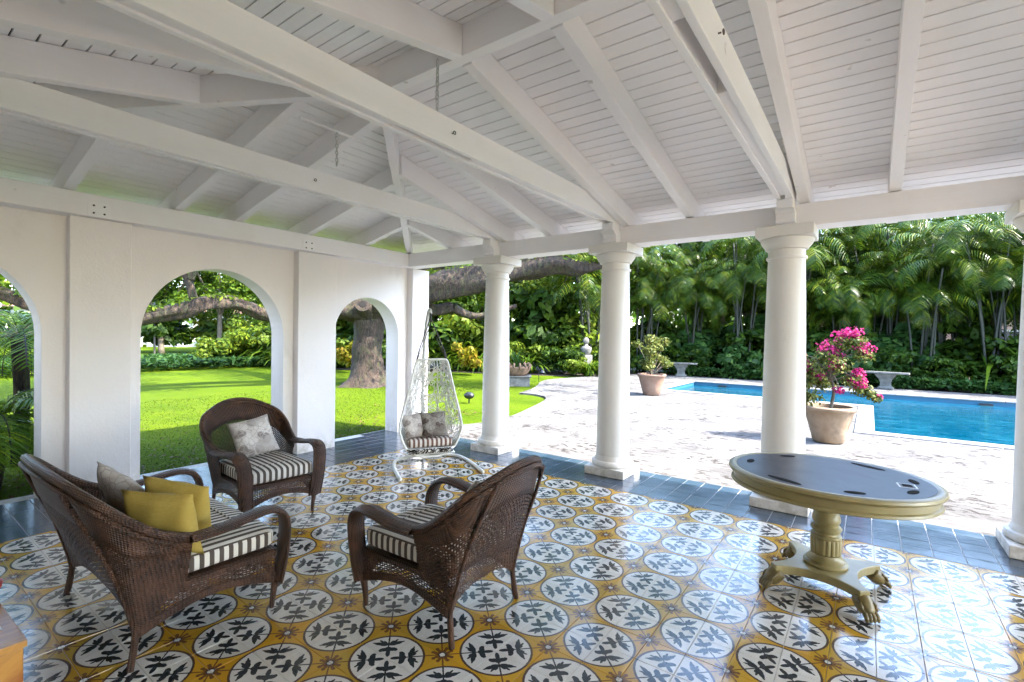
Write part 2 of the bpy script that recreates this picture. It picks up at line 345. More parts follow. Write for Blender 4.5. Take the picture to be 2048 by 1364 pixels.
MAT['trunk_pale'] = simple('pale_stem', (.10, .08, .055), .8, .4, 4, .3, 20)
b = NB('terracotta_pale'); f = b.noise(5, 5); c = b.ramp(f, [(.3, (0.1870, 0.1232, 0.0723)), (.55, (0.2550, 0.1827, 0.1190)), (.75, (0.1360, 0.0978, 0.0638))])
b.set(Base_Color=c, Roughness=.85); b.bump(b.noise(30, 4), .3, .005); MAT['pot'] = b.m
b = NB('terracotta_pink'); f = b.noise(4, 5); c = b.ramp(f, [(.3, (0.1445, 0.0808, 0.0510)), (.7, (0.1997, 0.1275, 0.0892))]); b.set(Base_Color=c, Roughness=.85); b.bump(b.noise(30, 4), .3, .005); MAT['pot2'] = b.m
MAT['stone'] = simple('weathered_cast_stone', (.10, .097, .085), .9, .35, 7, .4, 40)
MAT['stone_brown'] = simple('brown_carved_stone', (.14, .085, .05), .9, .35, 9, .5, 40)
MAT['wallpink'] = simple('pale_pink_render', (.60, .42, .33), .8, .08, 2)
MAT['wallwhite'] = simple('pale_house_render', (.62, .62, .64), .8, .08, 2)
MAT['glassdark'] = simple('dark_window', (.03, .04, .05), .1, .2, 3, 0)
MAT['black'] = simple('black_plastic', (.012, .013, .015), .3, .2, 8, 0)

# wicker
def wicker(name, c1, c2, scale=150):
    b = NB(name); p = b.pos('object'); X = b.xyz(p)
    w1 = b.m_('SINE', b.m_('MULTIPLY', b.m_('ADD', X[2], b.m_('MULTIPLY', X[1], .6)), scale*2)); w2 = b.m_('SINE', b.m_('MULTIPLY', b.m_('ADD', X[0], b.m_('MULTIPLY', X[1], .8)), scale*1.5))
    h = b.m_('ABSOLUTE', b.m_('MULTIPLY', w1, w2)); n = b.noise(12, 4)
    c = b.mix(h, c1, c2); c = b.mix(b.ramp(n, [(.45, (0,0,0)), (.75, (.7,.7,.7))]), c, tuple(x*1.5 for x in c2))
    b.set(Base_Color=c, Roughness=.42); b.b.inputs['Specular IOR Level'].default_value = .45; b.bump(h, .8, .006); return b.m
MAT['wicker'] = wicker('brown_wicker', (.017, .007, .004), (.098, .045, .023))
MAT['wicker_w'] = simple('white_resin_wicker', (.78, .765, .71), .5, .1, 10, .1)
def stripes(name, per, dark):
    b = NB(name); tc = b.n('ShaderNodeTexCoord'); X = b.xyz(tc.outputs['Object']); N = b.xyz(tc.outputs['Normal'])
    side = b.m_('GREATER_THAN', b.m_('ABSOLUTE', N[0]), .75)
    q = b.m_('ADD', b.m_('MULTIPLY', X[1], side), b.m_('MULTIPLY', X[0], b.m_('SUBTRACT', 1, side)))
    fr = b.m_('FRACT', b.m_('DIVIDE', q, per)); st = b.m_('LESS_THAN', fr, .5); n = b.noise(250, 2)
    c = b.mix(st, b.mix(n, (.62, .57, .49), (.74, .70, .63)), b.mix(n, dark, tuple(x*1.5 for x in dark)))
    edge = b.m_('LESS_THAN', b.m_('ABSOLUTE', b.m_('SUBTRACT', fr, .5)), .03); c = b.mix(b.m_('MULTIPLY', edge, .4), c, (.55, .50, .44))
    b.set(Base_Color=c, Roughness=.85); b.b.inputs['Specular IOR Level'].default_value = .2; b.bump(n, .2, .002); return b.m
MAT['stripe'] = stripes('striped_cushion_fabric', .048, (.07, .055, .045))
MAT['stripe_s'] = stripes('striped_swing_cushion_fabric', .056, (.13, .07, .05))
def floral(name, bg, c1, c2, sc=9):
    b = NB(name); p = b.pos('object'); dv = b.noise(7, 2, p); nd = b.n('ShaderNodeVectorMath', operation='ADD'); b.put(nd.inputs[0], p); b.put(nd.inputs[1], b.comb(b.m_('MULTIPLY', dv, .06), b.m_('MULTIPLY', dv, .05), 0)); q = nd.outputs[0]
    v = b.vor(sc, q); ve = b.vor(sc*2.3, q, 'DISTANCE_TO_EDGE'); n = b.noise(5, 3, p)
    c = b.mix(b.ramp(v, [(.36, (1,1,1)), (.46, (0,0,0))]), bg, c1); c = b.mix(b.ramp(n, [(.5, (0,0,0)), (.56, (.8,.8,.8))]), c, b.mix(.5, bg, c1))
    c = b.mix(b.ramp(ve, [(.02, (1,1,1)), (.06, (0,0,0))]), c, c2)
    b.set(Base_Color=c, Roughness=.85); b.b.inputs['Specular IOR Level'].default_value = .2; b.bump(b.noise(200, 2), .15, .002); return b.m
MAT['floral'] = floral('taupe_floral_print', (.60, .55, .50), (.24, .20, .18), (.40, .35, .31))
MAT['floral_d'] = floral('dark_floral_print', (.34, .31, .27), (.085, .06, .05), (.17, .14, .12))
b = NB('mustard_slub_fabric'); p = b.pos('object'); n = b.noise(60, 3, b.scl(p, 1, 3, 1)); c = b.mix(n, (.33, .22, .03), (.48, .36, .09)); c = b.mix(b.ramp(b.noise(5, 3, p), [(.45, (0,0,0)), (.75, (.5,.5,.5))]), c, (.36, .24, .035))
b.set(Base_Color=c, Roughness=.8); b.bump(n, .3, .003); MAT['mustard'] = b.m
b = NB('olive_gold_lacquer'); n = b.noise(7, 4); c = b.ramp(n, [(.3, (.235, .190, .075)), (.7, (.32, .265, .115))]); b.set(Base_Color=c, Roughness=.38); b.bump(b.noise(40, 3), .1, .003); MAT['gold'] = b.m
MAT['gold_dark'] = simple('aged_gilt', (.15, .11, .035), .42, .4, 18, .5, 40)
b = NB('dark_leather_table_top'); p = b.pos('object'); n = b.noise(3, 5, p, .6, 1.5); c = b.mix(n, (.016, .013, .013), (.040, .033, .034)); b.set(Base_Color=c, Roughness=b.m_('ADD', .22, b.m_('MULTIPLY', n, .25))); b.b.inputs['Specular IOR Level'].default_value = .16; MAT['leather'] = b.m
MAT['fretwhite'] = simple('ivory_inlay', (.6, .58, .52), .4, .1, 10, 0)
b = NB('varnished_orange_wood'); p = b.pos('object'); n = b.noise(4, 5, b.scl(p, 6, 1, 1), .6, 1); c = b.ramp(n, [(.3, (.30, .10, .02)), (.6, (.50, .24, .05)), (.8, (.16, .05, .015))]); b.set(Base_Color=c, Roughness=.35); b.bump(n, .2, .004); MAT['chest'] = b.m
MAT['red'] = simple('red_glaze', (.5, .03, .015), .3, .2, 8)
MAT['whitepaper'] = simple('white_label', (.75, .74, .70), .6, .05, 10, 0)

# ------------------------------------------------------------------ ground, deck, pool, road
POOL = [(-5.2, 14.8), (.07, 14.8), (.07, 10.6), (10, 10.6), (10, 18.5), (-5.2, 18.5)]
ground = fill_poly('ground', [(-220, -160), (220, -160), (220, 260), (-220, 260)], [POOL], -.06, MAT['lawn']); tag(ground, kind='structure')
edge = catmull([(-6.45, 5.93), (-6.2, 6.1), (-5.75, 6.75), (-5.72, 7.7), (-6.05, 8.9), (-6.45, 10.1), (-6.85, 10.85), (-7.45, 11.2), (-7.9, 11.15)], 5) + catmull([(-7.9, 11.15), (-8.2, 12.2), (-8.75, 13.4), (-9.1, 14.0)], 4)[1:] + catmull([(-9.1, 14.0), (-9.5, 15.2), (-9.3, 16.6), (-9.1, 17.6)], 4)[1:]
deck_outer = [(-6.45, 5.60), (16, 5.60), (16, 20.8), (-7.4, 20.8), (-9.0, 19)] + [(p[0], p[1]) for p in reversed(edge)]
deck = fill_poly('pool_deck', deck_outer, [POOL], -.012, MAT['deck']); tag(deck, kind='structure')
mb = MB()
# skirt below the deck edge
pts = [(p[0], p[1]) for p in edge]
for a, b2 in zip(pts[:-1], pts[1:]): mb.add([(a[0], a[1], -.012), (b2[0], b2[1], -.012), (b2[0], b2[1], -.07), (a[0], a[1], -.07)], [(0,1,2,3)])
tag(mb.build('deck_edge', MAT['deck']), kind='structure')
basin = MB(); n = len(POOL)
for i in range(n):
    a, c2 = POOL[i], POOL[(i+1) % n]; basin.add([(a[0], a[1], -.03), (c2[0], c2[1], -.03), (c2[0], c2[1], -1.5), (a[0], a[1], -1.5)], [(0,1,2,3)])
tag(basin.build('pool_basin', MAT['pool_wall']), kind='structure')
tag(fill_poly('pool_floor', POOL, [], -1.5, MAT['pool_wall']), kind='structure')
tag(fill_poly('pool_water', POOL, [], -.14, MAT['water']), kind='structure')
def off(poly, d):
    out = []; n = len(poly)
    for i in range(n):
        p0, p1, p2 = (Vector(poly[(i+k) % n]+(0,)) for k in (-1, 0, 1))
        a = (p1-p0).normalized(); c2 = (p2-p1).normalized(); n1 = Vector((a.y, -a.x, 0)); n2 = Vector((c2.y, -c2.x, 0)); m_ = (n1+n2); m_ = m_/m_.dot(n1) if abs(m_.dot(n1)) > 1e-6 else n1
        out.append((p1.x+m_.x*d, p1.y+m_.y*d))
    return out
area = sum(POOL[i][0]*POOL[(i+1) % n][1]-POOL[(i+1) % n][0]*POOL[i][1] for i in range(n)); sg = 1 if area > 0 else -1
P1 = off(POOL, .26*sg); P2 = off(POOL, -.03*sg); mb = MB()
for i in range(n):
    a, c2, d_, e_ = P1[i], P1[(i+1) % n], P2[(i+1) % n], P2[i]
    # individual coping stones are joined end to end along each side
    L = math.dist(a, c2); k = max(1, int(L/.6))
    for j in range(k):
        f0, f1 = j/k+.004/L*2, (j+1)/k-.004/L*2
        q = lambda A_, B_, f: (A_[0]+(B_[0]-A_[0])*f, A_[1]+(B_[1]-A_[1])*f)
        A0, A1, B1, B0 = q(a, c2, f0), q(a, c2, f1), q(e_, d_, f1), q(e_, d_, f0)
        mb.hexa([(*A0, -.03), (*A1, -.03), (*B1, -.03), (*B0, -.03), (*A0, .012), (*A1, .012), (*B1, .012), (*B0, .012)])
cop = mb.build('pool_coping', MAT['coping'], bevel=.008); tag(cop, kind='structure')
for x, y in ((-4.2, 18.47), (2.6, 18.47)):
    o = MB().box(-.14, .14, -.02, .02, -.02, .05).build('skimmer_opening', MAT['black']); o.location = (x, y-.03, -.13)
    tag(o, 'dark skimmer opening in the far pool wall '+('beyond the green potted shrub' if x < 0 else 'near the rightmost column'), 'skimmer', 'skimmer openings in the pool')
mb = MB().box(-37.5, -29.5, -40, 60, -.052, -.045); tag(mb.build('road', MAT['road']), kind='structure')
mb = MB().box(-29.5, -29.3, -40, 60, -.06, .03); tag(mb.build('road_kerb', MAT['coping']), kind='structure')
tag(fill_poly('planting_bed', [(-20, 12.6), (-17, 13.6), (-14.6, 15.6), (-12, 16.6), (-10, 17.4), (-9.1, 19), (-7.4, 20.85), (16, 20.85), (22, 30), (-20, 34)], [], -.05, MAT['soil']), kind='structure')

# ------------------------------------------------------------------ tiled patio floor
FX0, FY1 = X0-9*PX, Y0+8*PY          # edges of the patterned field
tw, th = PX/2, PY/2
floor = MB().box(-6.47, 8.0, -.55, 5.60, -.10, -.004).build('patio_floor', MAT['grout']); tag(floor, kind='structure')
cx_, cy_ = Vector((0, 0)), None
def tile_mesh(w2, h2, g=.0016, t=.0045):
    mb = MB(); bv = .0015
    a, c2 = w2/2-g/2, h2/2-g/2
    mb.add([(-a, -c2, -t), (a, -c2, -t), (a, c2, -t), (-a, c2, -t), (-a+bv, -c2+bv, 0), (a-bv, -c2+bv, 0), (a-bv, c2-bv, 0), (-a+bv, c2-bv, 0)], [(4,5,6,7),(0,1,5,4),(1,2,6,5),(2,3,7,6),(3,0,4,7)])
    return mb
tm = tile_mesh(tw, th); tile0 = tm.build('tile', MAT['tile'], floor)
cells = []
def visible(x, y, z=0):
    d = Vector((x, y, z-1.6)); zz = d.dot(F)
    if zz < .3: return None
    u = 1024+975.13*d.dot(Rv)/zz; v = 682-975.13*d.dot(Uv)/zz
    return (u, v, zz) if (-60 < u < 2110 and -60 < v < 1430) else None
nx = int((8.0-FX0)/tw)+1; ny0 = int((Y0+.5)/th)
j = 0; y = FY1-th/2
while y > -.5:
    for i in range(nx):
        x = FX0+tw*(i+.5)
        if x < 8-tw/2: cells.append((x, y))
    y -= th
vis = sorted([c for c in cells if visible(*c)], key=lambda c: visible(*c)[2]); rest = set(cells)-set(vis[:300])
jit = lambda: random.uniform(-.0006, .0006)
for k, (x, y) in enumerate(vis[:300]):
    o = tile0 if k == 0 else tile0.copy()
    if k: COL.objects.link(o)
    o.location = (x, y, jit())
mb = MB()
for (x, y) in rest:
    mb.add([(vx+x, vy+y, vz) for vx, vy, vz in tm.v], tm.f)
o = mb.build('tile_field', MAT['tile'], floor); o['kind'] = 'stuff'
# slate-blue border: right strip under the columns and left strip by the arcade
bt = tile_mesh(tw*.955, .1705, .004); bt0 = bt.build('tile', MAT['slate'])
border = MB().box(-6.46, 7.99, FY1, 5.598, -.003, -.0028).build('floor_border', MAT['grout']); tag(border, kind='structure')
bw = tw*.955; first = True; rb = []
for i in range(int((8.0+6.44)/bw)):
    for j in range(5):
        rb.append((-6.44+bw*(i+.5), FY1+.003+.1705*(j+.5)))
for j in range(int((FY1+.5)/.1705)):
    for i in range(7):
        x = FX0-bw*(i+.5)
        if x > -6.44+bw*.3: rb.append((x, FY1-.1705*(j+.5)))
rbv = sorted([c for c in rb if visible(*c)], key=lambda c: visible(*c)[2]); near = rbv[:295]; far = set(rb)-set(near)
bt0.parent = border
for k, (x, y) in enumerate(near):
    o = bt0 if k == 0 else bt0.copy()
    if k: COL.objects.link(o)
    o.location = (x, y, jit())
mb = MB()
for (x, y) in far: mb.add([(vx+x, vy+y, vz) for vx, vy, vz in bt.v], bt.f)
o = mb.build('tile_field', MAT['slate'], border); o['kind'] = 'stuff'

# ------------------------------------------------------------------ arcade wall
ZB, ZT = 2.66, 2.87          # underside and top of the wall plate / eave beam
WF, WB = -6.13, -6.43        # wall faces
OPEN = [(-.48, 1.053), (1.808, 3.343), (4.083, 5.257)]; SPR = 1.548
wall = empty('arcade_wall', (-6.28, 2.6, 0), 0, 'white stucco wall pierced by three round arches along the left side of the porch', 'wall')
wall.location = (0, 0, 0)
mb = MB()
def wquad(y0, y1, z00, z01, z1):
    # front and back quad with lower edge sloping from z00 to z01
    mb.add([(WF, y0, z00), (WF, y1, z01), (WF, y1, z1), (WF, y0, z1)], [(3,2,1,0)]); mb.add([(WB, y0, z00), (WB, y1, z01), (WB, y1, z1), (WB, y0, z1)], [(0,1,2,3)])
ys = -2.2; YEND = 5.80
for (a, c2) in OPEN:
    wquad(ys, a, -.05, -.05, ZB)
    r_ = (c2-a)/2; m_ = (a+c2)/2; N_ = 28
    arc = [(m_-r_*math.cos(PI*k/N_), SPR+r_*math.sin(PI*k/N_)) for k in range(N_+1)]
    for (ya, za), (yb, zb) in zip(arc[:-1], arc[1:]):
        wquad(ya, yb, za, zb, ZB); mb.add([(WF, ya, za), (WF, yb, zb), (WB, yb, zb), (WB, ya, za)], [(0,1,2,3)])
    for yy in (a, c2): mb.add([(WF, yy, -.05), (WF, yy, SPR), (WB, yy, SPR), (WB, yy, -.05)], [(0,1,2,3)])
    ys = c2
wquad(ys, YEND, -.05, -.05, ZB); mb.add([(WF, YEND, -.05), (WF, YEND, ZB), (WB, YEND, ZB), (WB, YEND, -.05)], [(0,1,2,3)])
mb.add([(WF, -2.2, ZB), (WF, YEND, ZB), (WB, YEND, ZB), (WB, -2.2, ZB)], [(0,1,2,3)])
mb.build('wall_panel', MAT['stucco'], wall)
for (a, c2, x1) in ((1.222, 1.695, -6.01), (3.475, 4.035, -6.01), (5.44, 5.802, -6.01), (-1.1, -.62, -6.01)):
    MB().box(WF-.01, x1, a, c2, -.05, ZB-.004).build('pilaster', MAT['stucco'], wall, bevel=.006)
# threshold slab under the arches
hw = MB().box(-20, 14, -.95, -.70, -.05, 4.6).build('house_wall', MAT['stucco']); tag(hw, 'white rendered house wall closing the near side of the porch', 'wall')  # extended left and raised, unseen, to keep sky light off the arch reveals

# ------------------------------------------------------------------ columns
CX = [-4.19+1.765*k for k in range(6)]; CY = 5.345
def make_column():
    t = empty('porch_column', (CX[0], CY, 0))
    MB().box(-.242, .242, -.242, .242, 0, .095).build('plinth', MAT['column'], t, bevel=.006)
    prof = [(.222, .096), (.236, .104), (.242, .122), (.240, .142), (.228, .158), (.205, .164), (.203, .178), (.196, .190), (.190, .215)]
    MB().lathe(prof, 40).build('base_moulding', MAT['column'], t, autos=35)
    prof = [(.189, .216)]
    for k in range(1, 13):
        h = k/12; prof.append((.189-.030*h-.006*math.sin(PI*h)*-1, .216+h*(2.36-.216)))
    prof += [(.172, 2.362), (.176, 2.372), (.174, 2.386), (.160, 2.39), (.158, 2.45)]
    MB().lathe(prof, 40).build('shaft', MAT['column'], t, autos=35)
    MB().lathe([(.160, 2.451), (.182, 2.456), (.186, 2.47), (.205, 2.492), (.222, 2.52), (.228, 2.545), (.222, 2.556)], 40).build('echinus', MAT['column'], t, autos=35)
    MB().box(-.240, .240, -.240, .240, 2.557, ZB-.002).build('abacus', MAT['column'], t, bevel=.008)
    return t
col0 = make_column(); ck = tree_of(col0)
clab = ['white round porch column farthest left, beside the hanging egg chair', 'white round porch column between the lawn view and the green potted shrub', 'white round porch column behind the oval gold table, left of the pink bougainvillea', 'white round porch column at the right edge of the picture', 'white round porch column beyond the right edge of the picture']
tag(col0, clab[0], 'column', 'white columns along the pool side of the porch')
for k in range(1, 5): copy_tree(col0, ck, (CX[k], CY, 0), 0, clab[k])

# ------------------------------------------------------------------ porch roof
YB = 5.28; XL = -5.93; SPAN = 2.78; SL = .215; YR = YB-SPAN; AX = XL+SPAN; XE = 7.6; YN = YR-SPAN; OH = .78; OHL = .95
roof = empty('porch_roof', (0, 0, 0), 0, 'white painted hipped timber porch roof with boarded slopes, rafters and tie beams', 'roof')
py, px_ = MAT['paint_y'], MAT['paint_x']
MB().box(-6.42, XE, YB, YB+.26, ZB, ZT).build('eave_beam', px_, roof, bevel=.006)
MB().box(-6.35, XL, -2.2, YB-.002, ZB, ZT).build('wall_plate', py, roof, bevel=.006)
bz = lambda s: 3.10+SL*s      # underside of the boards
rz_ = lambda s: 2.885+SL*s    # underside of the rafters
PITCH = .115; TH = .016; G = .0052
def board(V): MB().hexa(V).build('board', MAT['paint_b'], roof)
s = -OH; k = 0
# far slope (pool side)
while s < SPAN-.02:
    s1 = min(s+PITCH, SPAN); a, c2 = s+G, s1-G
    x0a, x0b = XL+a+.0, XL+c2
    V = [(x0a, YB-a, bz(a)), (XE, YB-a, bz(a)), (XE, YB-c2, bz(c2)), (x0b, YB-c2, bz(c2))]
    V = V+[(x, y, z+TH) for x, y, z in V]; board(V)
    # near slope (house side) mirrored
    if a > -.35:
        V = [(x0a, YN+a, bz(a)), (x0b, YN+c2, bz(c2)), (XE, YN+c2, bz(c2)), (XE, YN+a, bz(a))]
        V = V+[(x, y, z+TH) for x, y, z in V]; board(V)
    s = s1
s = -OHL
while s < SPAN-.02:
    s1 = min(s+PITCH, SPAN); a, c2 = s+G, s1-G
    V = [(XL+a, YN+a, bz(a)), (XL+a, YB-a, bz(a)), (XL+c2, YB-c2, bz(c2)), (XL+c2, YN+c2, bz(c2))]
    V = V+[(x, y, z+TH) for x, y, z in V]; board(V)
    s = s1
# roofing above (dark underlay seen in the board gaps, then tiles)
def slab(z0, z1, mat, name):
    f_ = lambda s_, z: z+SL*s_
    q = [((XL-OHL, YN-OHL), -OHL), ((XE, YN-OHL), -OHL), ((XE, YR), SPAN), ((AX, YR), SPAN), ((XL-OHL, YB+OHL), -OHL), ((XE, YB+OHL), -OHL)]
    V = [(p_[0], p_[1], f_(s_, z)) for z in (z0, z1) for p_, s_ in q]
    MB().add(V, [(0,1,2,3),(3,2,5,4),(0,3,4),(9,8,7,6),(10,11,8,9),(10,9,6),(0,6,7,1),(1,7,8,2),(2,8,11,5),(5,11,10,4),(4,10,6,0)]).build(name, mat, roof)
slab(3.10+TH+.002, 3.10+TH+.02, MAT['gap'], 'underlay'); slab(3.10+TH+.023, 3.10+TH+.08, MAT['roof_top'], 'roof_tiles')
MB().box(XL-OHL, XE, YB+OH+.02, YB+OH+.06, bz(-OH)-.10, bz(-OH)+.12).build('fascia', px_, roof)
MB().box(XL-OHL-.04, XL-OHL, YN-OHL, YB+OH+.06, bz(-OHL)-.08, bz(-OHL)+.12).build('fascia', py, roof)
# hips and ridge
def hipb(ya, sgn):
    a = Vector((XL-.62, ya-sgn*-.62, rz_(-.62)-.0)); c2 = Vector((AX, YR, rz_(SPAN)))
    MB().beam(a, c2, .085, .21).build('hip_rafter', py, roof, bevel=.004)
hipb(YB, 1); hipb(YN, -1)
MB().box(AX-.05, XE, YR-.045, YR+.045, 3.48, 3.48+.245).build('ridge_beam', px_, roof, bevel=.004)
# rafters, pool side and house side
RX = [-5.07] + [CX[0]+.13, -3.33, CX[1]+.13, -1.57, CX[2]+.14, .15, CX[3]+.14, 1.97, CX[4]+.14, 3.7, CX[5]+.14, 5.5]
for x in RX:
    smax = min(SPAN-.05, x-XL-.05)
    MB().beam((x, YB+.70, rz_(-.70)), (x, YB-smax, rz_(smax)), .088, .212).build('rafter', py, roof, bevel=.004)
    MB().beam((x, YN-.2, rz_(-.2)), (x, YN+smax, rz_(smax)), .088, .212).build('rafter', py, roof, bevel=.004)
for y in (.35, 1.2, 2.09, 2.70, 3.59, 4.49):
    smax = min(YB-y, y-YN, SPAN)-.04
    MB().beam((XL-.85, y, rz_(-.85)), (XL+smax, y, rz_(smax)), .088, .212).build('rafter', px_, roof, bevel=.004)
# tie beams: twin planks with spacer blocks and a corbel on the column side
for k in range(5):
    xc = CX[k]+.005
    tb = MB().box(xc-.068, xc-.028, YN+.1, YB+.04, 2.89, 3.085).build('tie_beam', py, roof, bevel=.005)
    MB().box(xc+.028, xc+.068, YN+.1, YB+.04, 2.889, 3.084).build('plank', py, tb, bevel=.005)
    for y0, y1 in ((-.2, 2.02), (2.75, 5.02)):
        MB().box(xc-.0275, xc+.0275, y0, y1, 2.905, 3.06).build('spacer_block', py, tb)
    MB().box(xc-.066, xc+.066, YB-.19, YB-.003, 2.803, 2.888).build('end_block', px_, tb, bevel=.004)
    # curved corbel
    mbc = MB(); prof = [(0, 2.662), (.115, 2.664), (.13, 2.685), (.12, 2.72), (.135, 2.765), (.185, 2.792), (.19, 2.80), (0, 2.80)]
    V = [(xc-.080, YB-.003-a, z) for a, z in prof]+[(xc+.080, YB-.003-a, z) for a, z in prof]; m_ = len(prof)
    mbc.add(V, [tuple(range(m_)), tuple(range(2*m_-1, m_-1, -1))]+[(i, (i+1) % m_+0, (i+1) % m_+m_, i+m_)[::-1] for i in range(m_)])
    mbc.build('corbel', px_, tb, bevel=.004)
# steel hanger plates with bolts on the wall plate
for y in (1.33, 3.48):
    pl = MB().box(XL, XL+.006, y, y+.17, ZB+.012, ZB+.135).build('steel_plate', MAT['paint_b'], roof, bevel=.002)
    for dy in (.045, .125):
        for dz in (.035, .105):
            MB().lathe([(.009, 0), (.009, .006), (.004, .009)], 8).build('bolt', MAT['rust'], pl).matrix_local = Matrix.Translation((XL+.006, y+dy, ZB+dz)) @ Matrix.Rotation(R(90), 4, 'Y')
# chains
def chain(name, top, n, label):
    t = empty(name, top, 0, label, 'chain', 'chains hanging under the porch roof')
    lk = []
    for k in range(13):
        a = 2*PI*k/12; lk.append((.010*math.cos(a), 0, .020*math.sin(a)))
    l0 = MB().tube(lk, .0042, 6, False).build('link', MAT['metal'], t)
    for k in range(n):
        o = l0 if k == 0 else l0.copy()
        if k: COL.objects.link(o)
        o.location = (0, 0, -.02-k*.030); o.rotation_euler = (0, 0, R(90)*(k % 2)+random.uniform(-.3, .3))
    return t
chain('hanging_chain', (-2.43, 2.40, 3.49), 12, 'steel chain dangling from the ridge beam behind the second tie beam')
chain('hanging_chain', (-3.62, 2.42, 3.27), 9, 'short steel chain hanging from the thin rod in the left roof slope')
rod = MB().tube([(-3.67, 2.12, 3.30), (-3.60, 2.69, 3.27)], .011, 8).build('hanging_rod', MAT['paint_b']); tag(rod, 'thin white rod spanning two rafters of the left roof slope', 'rod')
for loc, lab in (((CX[1]+.075, 2.47, 2.985), 'small iron eyebolt on the side of the middle tie beam'), ((CX[0]+.075, 2.52, 2.985), 'small iron eyebolt on the side of the far left tie beam'), ((CX[2]+.075, 2.36, 2.995), 'small iron eyebolt on the side of the tie beam over the gold table')):
    t = empty('eyebolt', loc, 0, lab, 'eyebolt', 'eyebolts on the tie beams')
    MB().tube([(-.002, 0, 0), (.012, 0, 0)], .004, 6).build('shank', MAT['rust'], t)
    MB().tube([(.022, .011*math.cos(2*PI*k/12), .011*math.sin(2*PI*k/12)) for k in range(13)], .0035, 6, False).build('eye', MAT['rust'], t)

# ------------------------------------------------------------------ wicker furniture
def interp(path, t):
    n = len(path)-1; x = min(max(t, 0), 1)*n; i = min(int(x), n-1); f = x-i
    return path[i]*(1-f)+path[i+1]*f
def lattice(fn, u0, u1, v0, v1, nu, nv, w_, mat, name, parent, sub=3):
    # open cane weave: ribbons following the surface fn(u,v) in both directions, passing over and under each other
    mb = MB()
    def nrm(u, v):
        e = .01; a = fn(min(u+e, 1), v)-fn(max(u-e, 0), v); c = fn(u, min(v+e, 1))-fn(u, max(v-e, 0)); n_ = a.cross(c)
        return (n_.normalized() if n_.length > 1e-9 else Vector((0, 0, 1))), (a.normalized() if a.length > 1e-9 else Vector((1, 0, 0))), (c.normalized() if c.length > 1e-9 else Vector((0, 0, 1)))
    for i in range(nu):
        u = u0+(u1-u0)*(i+.5)/nu; P_ = []; D = []
        for j in range(nv+1):
            v = v0+(v1-v0)*j/nv; n_, a, c = nrm(u, v); P_.append(fn(u, v)+n_*(.0018 if (i+j) % 2 else -.0018)); D.append(a)
        mb.ribbon(P_, D, w_)
    for j in range(nv):
        v = v0+(v1-v0)*(j+.5)/nv; P_ = []; D = []
        for i in range(nu+1):
            u = u0+(u1-u0)*i/nu; n_, a, c = nrm(u, v); P_.append(fn(u, v)+n_*(-.0018 if (i+j) % 2 else .0018)); D.append(c)
        mb.ribbon(P_, D, w_)
    return mb.build(name, mat, parent)
WK = MAT['wicker']
